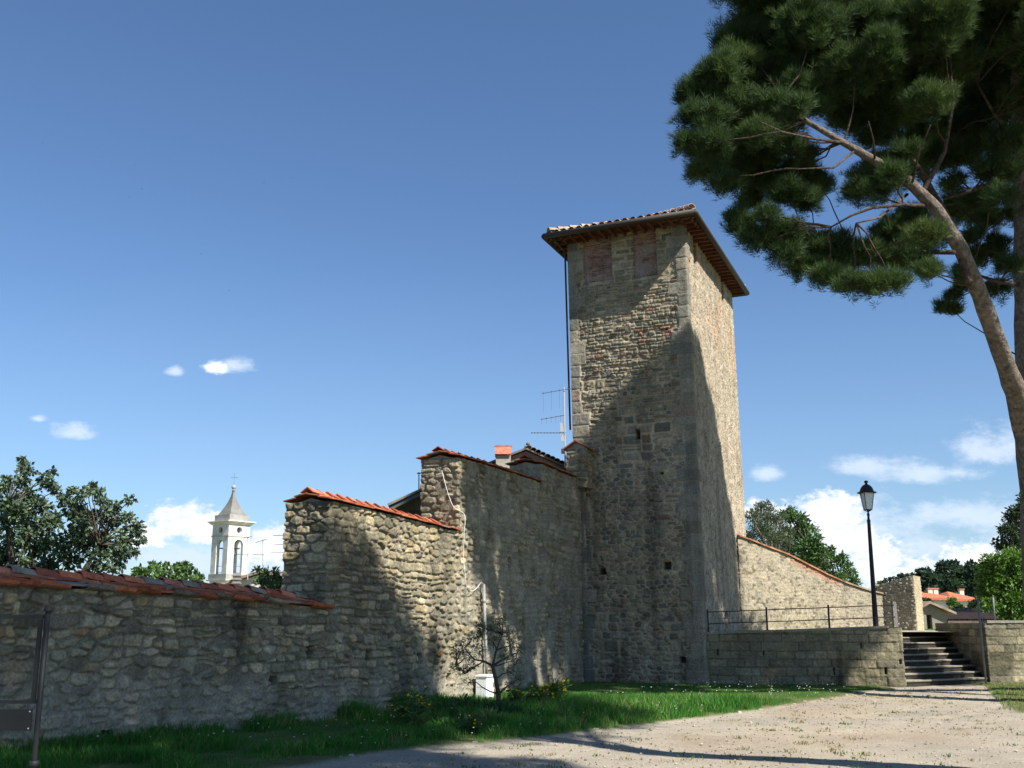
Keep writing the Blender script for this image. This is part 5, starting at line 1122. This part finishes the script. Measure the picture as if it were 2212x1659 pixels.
# rotated so that the near edge stands right of the middle
al=math.radians(38.); eL=Vector((-math.cos(al),math.sin(al),0)); eR=Vector((math.sin(al),math.cos(al),0))
near=Vector((at(491,1200,YC).x,YC,0)); nL=Vector((-eL.y*-1,0,0))
nL=Vector((eL.y,-eL.x,0)); nL=nL if nL.y<0 else -nL; nR=Vector((eR.y,-eR.x,0)); nR=nR if nR.y<0 else -nR
bt=empty('bell_tower',(near.x,YC,0),'white bell tower with an arched belfry and a grey stone spire, beyond the low wall','bell tower')
WHT=(.66,.635,.58); GRY=(.36,.345,.31)
def arch_face(o,e,inward,w,z0,z1,aw,zs,zt,th,mb,hole=None):
    """flat wall of width w with an arched opening"""
    m=w/2; P0=[(0,z0),(m-aw/2,z0),(m-aw/2,zt-aw/2)]; n=10
    left=[(0,z0),(m-aw/2,z0),(m-aw/2,zt-aw/2)]+[(m-aw/2*math.cos(math.pi/2*k/n),zt-aw/2+aw/2*math.sin(math.pi/2*k/n)) for k in range(1,n+1)]+[(m,z1),(0,z1)]
    right=[(w-x,z) for x,z in left][::-1]
    for p in (left,right): mb.prism(p,o,e,(0,0,1),inward,th,WHT)
    if zs>z0: mb.prism([(m-aw/2,z0),(m+aw/2,z0),(m+aw/2,zs),(m-aw/2,zs)],o+inward*.02,e,(0,0,1),inward,th-.04,WHT)
def oculus_face(o,e,inward,w,z0,z1,r,th,mb):
    m=w/2; zc=(z0+z1)/2; n=10
    left=[(0,z0),(m,z0)]+[(m-r*math.sin(math.pi*k/n),zc-r*math.cos(math.pi*k/n)) for k in range(n+1)]+[(m,z1),(0,z1)]
    right=[(w-x,z) for x,z in left][::-1]
    for p in (left,right): mb.prism(p,o,e,(0,0,1),inward,th,WHT)
z_b,z_sill,z_band,z_corn,z_att,z_sp=cz(1243),cz(1240),cz(1156),cz(1131),cz(1122),cz(1110)
mb=MB(); faces=[(near,eL,-nL),(near,eR,-nR),(near+eL*sd,eR,nL),(near+eR*sd,eL,nR)]
T_=.34
def inset(o,e,k): return o
for idx,(o,e,inn) in enumerate([(near,eL,eR),(near+eL*sd,eR,-eL),(near+(eL+eR)*sd,-eL,-eR),(near+eR*sd,-eR,eL)]):
    a0_=T_ if idx%2 else 0; w=sd-2*a0_; oo=o+e*a0_
    arch_face(oo,e,inn,w,z_b,z_band,1.22,z_b,cz(1164),T_,mb); oculus_face(oo,e,inn,w,z_band,z_corn,.36,T_,mb)
mb.build('belfry',M_PLAS,bt)
def sqring(mb,z0,z1,over,c,z0o=None):
    c0=near+(eL+eR)*sd/2; h=sd/2
    def q(k,z): return [c0+(eL*a+eR*b)*(h+k)+Vector((0,0,z)) for a,b in ((-1,-1),(1,-1),(1,1),(-1,1))]
    V=q(over if z0o is None else z0o,z0)+q(over,z1); mb.add(V,[(0,1,5,4),(1,2,6,5),(2,3,7,6),(3,0,4,7),(4,5,6,7),(3,2,1,0)],c)
mb=MB(); sqring(mb,cz(1262)-6,z_b-.02,.0,(.74,.72,.67)); mb.build('shaft',M_PLAS,bt)
mb=MB(); sqring(mb,cz(1251),cz(1239)-.0,.12,GRY); sqring(mb,cz(1252)-.1,cz(1251)-.002,.28,(.5,.48,.43)); mb.build('base_ledge',M_PLAS,bt)
mb=MB(); sqring(mb,z_band-.09,z_band+.09,.07,(.50,.47,.41)); mb.build('string_course',M_PLAS,bt)
mb=MB(); sqring(mb,z_corn-.02,z_corn+.28,.40,(.70,.67,.60),.1); sqring(mb,z_corn+.282,z_corn+.37,.46,(.72,.70,.64)); mb.build('cornice',M_PLAS,bt)
mb=MB(); sqring(mb,z_corn+.372,z_sp,-.12,(.30,.29,.265)); mb.build('attic',M_PLAS,bt)
mb=MB(); c0=near+(eL+eR)*sd/2; hs=cz(1056)-z_sp; prof=[]
for k in range(11):
    t=k/10; r=(sd/2-.42)*((1-t)**1.75*.86+.14*(1-t))+.11; prof.append((r*1.414*(1 if k<10 else .9),hs*t))
mb.lathe(Vector((c0.x,c0.y,z_sp-.0)),prof,4,(.19,.187,.172),None,math.atan2((eL+eR).y,(eL+eR).x)); mb.build('spire',M_PLAS,bt)
mb=MB(); zt=cz(1056); mb.lathe((c0.x,c0.y,zt),[(.10,0),(.22,.04),(.22,.10),(.09,.14),(.10,.2),(.24,.32),(.27,.46),(.22,.6),(.08,.68),(.05,.7)],12,(.30,.31,.28)); mb.build('ball_finial',M_PLAS,bt,True)
mb=MB(); mb.tube([(c0.x,c0.y,zt+.68),(c0.x,c0.y,zt+2.1)],.016,6,(.12,.10,.08)); mb.tube([(c0.x-.42,c0.y,zt+1.55),(c0.x+.42,c0.y,zt+1.55)],.022,6,(.12,.10,.08)); mb.build('cross',M_PAINT,bt)
for (k,(off,y0)) in enumerate([(eL*1.5+eR*.9,1196),(eR*1.7+eL*1.0,1196)]):
    p=near+off; p.z=cz(y0); m=MB(); m.lathe(p,[(.33,0),(.30,.08),(.20,.30),(.18,.50),(.10,.58),(.03,.62)],12,(.10,.11,.09)); bb=m.build('bell',M_PAINT,bt,True)
    m=MB(); d_=eL if k else eR; m.tube([p+Vector((0,0,.66))-d_*.9,p+Vector((0,0,.66))+d_*.9],.07,6,(.07,.07,.07)); m.build('headstock',M_PAINT,bb)
m=MB(); 
for z in (1222,1236): 
    for (o,e) in ((near+eR*.25,eL),(near+eL*.25,eR)): m.tube([o+e*1.0+Vector((0,0,cz(z))),o+e*2.15+Vector((0,0,cz(z)))],.03,4,(.12,.12,.12))
m.build('guard_bars',M_PAINT,bt)
# house gable in front of the bell tower
Yg=60.; g0=at(487,1270,Yg); g1=at(640,1270,Yg); gp=at(570,1236,Yg); ge=z_at(Yg,1262)
gh=empty('pale_house',((g0.x+g1.x)/2,Yg,0),'pale house gable with a dark edged low roof, half hidden behind the low wall','house')
mb=MB(); mb.prism([(g0.x,0),(g1.x,0),(g1.x,ge),(gp.x,gp.z-.1),(g0.x,ge)],(0,Yg,0),(1,0,0),(0,0,1),(0,1,0),6,(.62,.56,.53)); mb.build('wall',M_PLAS,gh)
mb=MB(); 
for a,b in (((g0.x-.3,ge-.12),(gp.x,gp.z)),((gp.x,gp.z),(g1.x+.3,ge-.12))): mb.prism([a,b,(b[0],b[1]+.14),(a[0],a[1]+.14)],(0,Yg-.4,0),(1,0,0),(0,0,1),(0,1,0),7,(.24,.19,.15))
mb.build('roof',M_TILE,gh)
mb=MB(); ch=at(508,1262,Yg-1); mb.box((ch.x-.18,Yg-.9,1.0),(ch.x+.18,Yg-.55,z_at(Yg,1240)),(.3,.28,.25)); 
for k in range(3): mb.box((ch.x-.24,Yg-.96,z_at(Yg,1262-k*8)),(ch.x+.24,Yg-.49,z_at(Yg,1260-k*8)),(.22,.2,.18))
mb.build('chimney',M_STONE,gh)
# ------------------------------------------------------------------ television aerials
def aerial(x,y0,y1,Y,booms,label,r=.02,dish=False,lean=0):
    b=at(x,y0,Y); t=at(x+lean,y1,Y); k_=Y*CT/FPX
    root=empty('tv_aerial',tuple(b),label,'aerial'); m=MB(); m.tube([b,t],r,6,(.42,.42,.42)); m.build('mast',M_PAINT,root)
    for (yy,xa,xb,ya,n,el,vert) in booms:
        A=at(xa,ya,Y-.05); B=at(xb,yy,Y-.05); m=MB(); m.tube([A,B],r*.45,5,(.10,.10,.11))
        for j in range(n):
            p=A.lerp(B,(j+.2)/n); e=Vector((0,0,el)) if vert else Vector((0,el,0))
            m.tube([p-e*(1.0 if vert else 1),p+e*(.1 if vert else 1)],r*.22,4,(.12,.12,.13))
            m.box((p.x-.012,p.y-.012,p.z-.012),(p.x+.012,p.y+.012,p.z+.012),(.06,.06,.07))
        m.build('antenna',M_PAINT,root)
    return root
mast=aerial(1221,1010,836,30.6,[(838,1170,1240,850,4,.55,True),(897,1168,1219,906,5,.16,True),(935,1147,1222,935,11,.13,False)],'tall grey television mast with three antennas, just left of the tower',.022,lean=-3)
m=MB(); p=at(1219,935,30.55)
for (dx,dy) in ((-.14,.26),(-.12,-.22)): m.prism([(0,0),(.10,0),(.06,abs(dy)),(-.02,abs(dy))],(p.x+dx*.8,30.5,p.z+(0.03 if dy>0 else -.25)),(1,0,0),(0,0,1),(0,1,0),.008,(.35,.37,.40))
m.build('reflector',M_PAINT,mast)
m=MB(); p=at(1217,975,30.5); m.box((p.x-.06,30.5,p.z-.06),(p.x+.04,30.58,p.z+.08),(.05,.05,.06)); m.build('mast_box',M_PAINT,mast)
aerial(617,1250,1150,58,[(1156,590,622,1157,6,.3,False),(1176,592,619,1177,6,.2,False),(1193,585,618,1193,5,.15,False)],'thin television aerial with three antennas right beside the orange-capped wall',.03)
aerial(568,1252,1165,59,[(1165,552,576,1172,5,.25,False),(1198,546,570,1198,4,.3,False)],'thin television aerial with two antennas midway between bell tower and wall',.03)
aerial(535,1252,1160,57,[(1158,520,545,1165,5,.25,False),(1198,510,538,1198,4,.3,False)],'thin television aerial in front of the right side of the bell tower',.025)
# ------------------------------------------------------------------ house behind the high wall
Yh=31.5; hk=lambda x,y,Y=Yh: at(x,y,Y)
ho=empty('old_house',(hk(1137,970).x,Yh,0),'old house gable with a mossy tiled roof peeping over the high wall','house')
pk=hk(1137,972); l_=hk(1050,1006); r_=hk(1228,1014)
mb=MB(); mb.prism([(l_.x,0),(r_.x,0),(r_.x,r_.z),(pk.x,pk.z-.03),(l_.x,l_.z)],(0,Yh,0),(1,0,0),(0,0,1),(0,1,0),5,(.22,.20,.16)); mb.build('wall',M_STONE,ho)
mb=MB()
for a,b in ((l_,pk),(pk,r_)): mb.prism([(a.x,a.z+.0),(b.x,b.z+.0),(b.x,b.z+.06),(a.x,a.z+.06)],(0,Yh-.15,0),(1,0,0),(0,0,1),(0,1,0),5.2,(.17,.155,.13))
rr=mb.build('roof',M_STONE,ho)
mb=MB(); v=(r_-pk); n=9
for k in range(n):
    p=pk+v*((k+.5)/n); coppo(mb,Vector((p.x,Yh-.2,p.z+.07)),Vector((p.x,Yh+4.9,p.z+.07)),.10,.10,(0,0,1),np.array((.15,.13,.11))*random.uniform(.8,1.3),.015,5,1,.8)
mb.lathe((pk.x+.05,Yh-.05,pk.z+.04),[(.10,0),(.12,.05),(.05,.09),(.07,.14),(.03,.19)],8,(.22,.21,.18)); mb.build('edge_tiles',M_TILE,rr)
ca=hk(1069,1003,31.0); cb2=hk(1108,1003,31.0); zc0=z_at(31.0,983); zc1=z_at(31.0,962)
mb=MB(); mb.box((ca.x+.03,31.0,ca.z-.6),(cb2.x-.06,31.45,zc0),(.33,.31,.26)); cmn=mb.build('chimney',M_PLAS,ho)
mb=MB(); xa,xb=ca.x,cb2.x; wv=(xb-xa)
V=[(xa,30.95,zc0),(xb-.06,30.95,zc0),(xb,31.5,zc0),(xa+.05,31.5,zc0),(xa+.03,31.2,zc1),(xb-.11,31.2,zc1)]
slab(mb,(xa,30.93,zc0),(1,0,0),Vector((0,.27,zc1-zc0)).normalized(),wv-.05,math.hypot(.27,zc1-zc0),.03,(.40,.15,.10))
slab(mb,(xa,31.50,zc0),(1,0,0),Vector((0,-.27,zc1-zc0)).normalized(),wv-.05,math.hypot(.27,zc1-zc0),.03,(.36,.13,.09))
mb.box((xa-.02,31.14,zc1-.01),(xb-.03,31.29,zc1+.035),(.42,.17,.11)); mb.build('chimney_cap',M_TILE,cmn)
# reddish lean-to roof between wall and house
mb=MB(); A=hk(1110,1012,30.2); 
for i in range(10):
    for j in range(3):
        x=A.x-.35+i*.17; y=29.6+j*.55; z=z_at(29.6,1030)-.30+j*.2+ (-.0); c=tile_col(.35,.3); coppo(mb,Vector((x,y,z+.05)),Vector((x,y+.6,z+.30)),.085,.075,(0,0,1),c,.014,5,1,.8)
mb.box((A.x-.5,29.6,z_at(29.6,1030)-.45),(A.x+1.4,31.3,z_at(29.6,1030)-.31),(.2,.15,.12)); mb.build('lean_to_roof',M_TILE,ho)
# dark roof behind the orange-capped wall
Yr=27.; q=lambda x,y: at(x,y,Yr)
dr=empty('outbuilding',(q(880,1100).x,Yr,0),'outbuilding with a dark sloping eave, just left of the high wall','shed')
a,b=q(846,1100),q(935,1058); mb=MB(); mb.prism([(a.x,a.z),(b.x,b.z),(b.x,b.z+.05),(a.x-.03,a.z+.05)],(0,Yr-.8,0),(1,0,0),(0,0,1),(0,1,0),3.8,(.20,.19,.165)); mb.build('roof',M_TILE,dr)
mb=MB(); mb.prism([(a.x+.05,a.z-.10),(b.x,b.z-.12),(b.x,b.z-.005),(a.x+.0,a.z-.005)],(0,Yr-.74,0),(1,0,0),(0,0,1),(0,1,0),.05,(.10,.12,.12)); mb.build('fascia',M_PAINT,dr)
mb=MB(); mb.box((a.x+.45,Yr,0),(b.x,Yr+2.8,a.z-.02),(.12,.10,.09)); mb.build('wall',M_PLAS,dr)
# thin wall-side pole, white cable, conduit and cabinet
_,zq,pq=wallpt(905,1020); pe=at(905,1022,26.4); pb=at(906,1108,26.4)
tp_=empty('thin_pole',tuple(pb),'thin dark pole standing beside the rough end of the high wall','pole'); m=MB(); m.tube([pb-Vector((0,0,1.5)),pe],.014,6,(.06,.06,.06)); m.lathe(pe,[(.05,-.012),(.055,.0),(.03,.015)],8,(.05,.05,.05)); m.tube([pe,pe+Vector((.45,.05,.03))],.008,5,(.2,.2,.2)); m.build('pole',M_PAINT,tp_)
# cable: over the end face of the high wall then down its front
def on_end(x,y):  # end face of high wall
    C0=pC; d_=-nC; z=4.
    for _ in range(6):
        p=online((C0[0]-dC[0]*.09,C0[1]-dC[1]*.09),(d_[0],d_[1]),x,z); z=z_at(p.y,y)
    p.z=z; return p
def on_wall(x,y,off=.11):
    u,z,p=wallpt(x,y); d=wl_dir(u); return Vector((p[0]+d[1]*off,p[1]-d[0]*off,z))
cpts=[on_end(954,1016),on_end(958,1030),on_end(963,1050),on_end(971,1075),on_end(981,1096)]+[on_wall(991,1110,.12),on_wall(990,1128,.16),on_wall(990,1150,.14),on_wall(993,1200,.09),on_wall(994,1235,.11),on_wall(997,1262,.11),on_wall(1004,1275,.11),on_wall(1013,1276,.11),on_wall(1022,1268,.11),on_wall(1030,1259,.1),on_wall(1036,1263,.1)]
def smooth(P_,k=4):
    out=[]
    for i in range(len(P_)-1):
        p0=P_[max(i-1,0)];p1=P_[i];p2=P_[i+1];p3=P_[min(i+2,len(P_)-1)]
        for j in range(k):
            t=j/k; out.append(.5*((2*p1)+(p2-p0)*t+(2*p0-5*p1+4*p2-p3)*t*t+(3*p1-p0-3*p2+p3)*t**3))
    return out+[P_[-1]]
m=MB(); m.tube(smooth(cpts),.006,6,(.78,.78,.76)); tag(m.build('white_cable',M_PLASTIC,None,True),'white cable hanging down the end of the high wall and looping to the grey conduit','cable')
ct,cbm=on_wall(1036,1262,.10),on_wall(1043,1478,.10)
m=MB(); m.tube([ct,cbm],.034,10,(.36,.35,.32)); cdt=empty('wall_conduit',tuple(cbm),'straight grey conduit pipe on the wall, running down to the white cabinet','pipe'); m.build('pipe',M_PAINT,cdt,True)
for y in (1300,1360,1420):
    m=MB(); p=ct.lerp(cbm,(y-1262)/(1478-1262)); m.lathe(p,[(.042,-.02),(.042,.02)],10,(.22,.22,.21)); m.build('clamp',M_PAINT,cdt)
u0_,_,pp_=wallpt(1027,1515); dd=wl_dir(u0_); nn_=Vector((dd[1],-dd[0],0)); e_=Vector((dd[0],dd[1],0)); o=Vector((pp_[0],pp_[1],0))+nn_*.10; hc=z_at(o.y,1459)
cab=empty('meter_cabinet',tuple(o),'white metal meter cabinet at the foot of the wall, behind the olive tree','cabinet')
f=Matrix(((e_.x,nn_.x,0,o.x),(e_.y,nn_.y,0,o.y),(0,0,1,0),(0,0,0,1)))
m=MB(); m.box((-.20,0,-.02),(.20,.24,hc-.02),(.72,.73,.74),f); m.build('body',M_PLASTIC,cab)
m=MB(); m.box((-.22,-.01,hc-.018),(.22,.27,hc+.02),(.78,.79,.80),f); m.build('lid',M_PLASTIC,cab)
m=MB(); m.box((-.17,.242,.05),(.17,.255,hc-.06),(.76,.77,.78),f); dr_=m.build('door',M_PLASTIC,cab)
m=MB(); m.box((.11,.257,hc*.5),(.13,.272,hc*.5+.10),(.2,.2,.2),f); m.build('handle',M_PAINT,dr_)
m=MB(); m.box((-.203,.03,hc*.52),(-.200,.22,hc*.53),(.4,.4,.4),f); m.box((-.203,.12,.03),(-.200,.125,hc*.52),(.4,.4,.4),f); m.build('side_seams',M_PAINT,cab)
# ------------------------------------------------------------------ notice-board frame in the left foreground
Yf=8.0; DKG=(.016,.019,.020)
fa=at(103,1330,Yf); ft=at(105,1322,Yf); 
fb=empty('notice_board_frame',(fa.x,Yf,0),'empty dark metal notice-board frame with a solid lower panel, at the left edge','notice board')
ex=Vector((-1,-.02,0)).normalized(); wd_=1.75
for k,o in enumerate((Vector((fa.x,Yf,0)),Vector((fa.x,Yf,0))+ex*wd_)):
    m=MB(); m.tube([o-Vector((0,0,.05)),o+Vector((0,0,ft.z-.005))],.020,14,DKG); m.lathe(o+Vector((0,0,.62)),[(.031,-.02),(.034,0),(.031,.02)],14,DKG); pz=m.build('post',M_PAINT,fb,True)
    m=MB(); z=ft.z; m.lathe(o+Vector((0,0,z-.02)),[(.020,0),(.018,.022),(.034,.026),(.034,.034),(.030,.048),(.022,.058),(.006,.063)],14,DKG); m.build('finial',M_PAINT,pz,True)
ZT_=z_at(Yf,1329); ZB_=z_at(Yf,1516)
def bar(name,x0,x1,z0,z1,th=.03,yo=0):
    m=MB(); o=Vector((fa.x,Yf+yo,0)); a=o+ex*x0; b=o+ex*x1; n=Vector((ex.y,-ex.x,0))
    V=[a+Vector((0,-th/2,z0)),b+Vector((0,-th/2,z0)),b+Vector((0,th/2,z0)),a+Vector((0,th/2,z0)),a+Vector((0,-th/2,z1)),b+Vector((0,-th/2,z1)),b+Vector((0,th/2,z1)),a+Vector((0,th/2,z1))]
    m.add(V,[(0,1,2,3),(7,6,5,4),(4,5,1,0),(5,6,2,1),(6,7,3,2),(7,4,0,3)],DKG); return m.build(name,M_PAINT,fb)
bar('top_bar',.028,wd_-.028,ZT_-.026,ZT_); bar('middle_bar',.028,wd_-.028,ZB_-.012,ZB_+.012)
bar('stile',.035,.060,ZB_+.014,ZT_-.028); bar('stile',wd_-.060,wd_-.035,ZB_+.014,ZT_-.028)
z1_=z_at(Yf,1532); z0_=z_at(Yf,1578); bar('lower_panel',.045,wd_-.045,z0_,z1_,.012)
for (zz_) in (z1_-.015,z0_+.015):
    m=MB(); p=Vector((fa.x,Yf,0))+ex*.06; m.lathe(p+Vector((0,-.007,zz_)),[(.005,0),(.005,.004)],8,(.5,.5,.5),(0,-1,0)); m.build('screw',M_PAINT,fb)
# ------------------------------------------------------------------ swifts high in the sky
BL=['tiny dark bird highest and furthest left in the sky','tiny dark bird second from the left, high in the sky','topmost bird of the loose trio high at the left','middle bird of the loose trio high at the left','lowest bird of the loose trio high at the left','tiny dark bird below and right of the loose trio','slightly larger dark bird above the small puffy cloud','lowest dark bird, straight above the bell tower and small cloud','dark bird left one of the pair in the upper middle sky','dark bird right one of the pair in the upper middle sky','small bird below the pair in the middle of the sky','rightmost tiny bird, in the sky left of the tower roof']
for k,(x,y,Yk,s) in enumerate([(92,310,120,1.),(225,338,130,.9),(293,355,140,.8),(307,408,120,.9),(280,425,150,1.),(395,457,140,.8),(435,548,110,1.1),(495,628,120,.9),(570,395,130,.8),(632,385,120,.9),(640,601,90,.8),(800,430,150,.7)]):
    p=at(x,y,Yk); m=MB(); a=k*1.3; rx=Vector((math.cos(a),math.sin(a)*.5,.2)).normalized(); ry=Vector((-rx.y,rx.x,.3)).normalized(); rz=rx.cross(ry); sp=.17*s
    P_=lambda u,v,w: p+rx*u*sp+ry*v*sp+rz*w*sp
    m.add([P_(0,.55,0),P_(.09,.2,0),P_(.05,-.5,0),P_(0,-.62,.02),P_(-.05,-.5,0),P_(-.09,.2,0),P_(0,.1,.10),P_(0,.1,-.10)],[(0,1,6),(1,2,6),(2,3,6),(3,4,6),(4,5,6),(5,0,6),(1,0,7),(2,1,7),(3,2,7),(4,3,7),(5,4,7),(0,5,7)],(.03,.03,.035))
    for sgn in (-1,1): m.add([P_(.07*sgn,.25,.02),P_(.55*sgn,.30,.16),P_(1.05*sgn,-.15,.10),P_(.5*sgn,.06,.14),P_(.07*sgn,-.08,.02)],[(0,1,2,3,4)],(.03,.03,.035))
    tag(m.build('flying_bird',M_PAINT),BL[k],'bird','birds scattered over the sky')
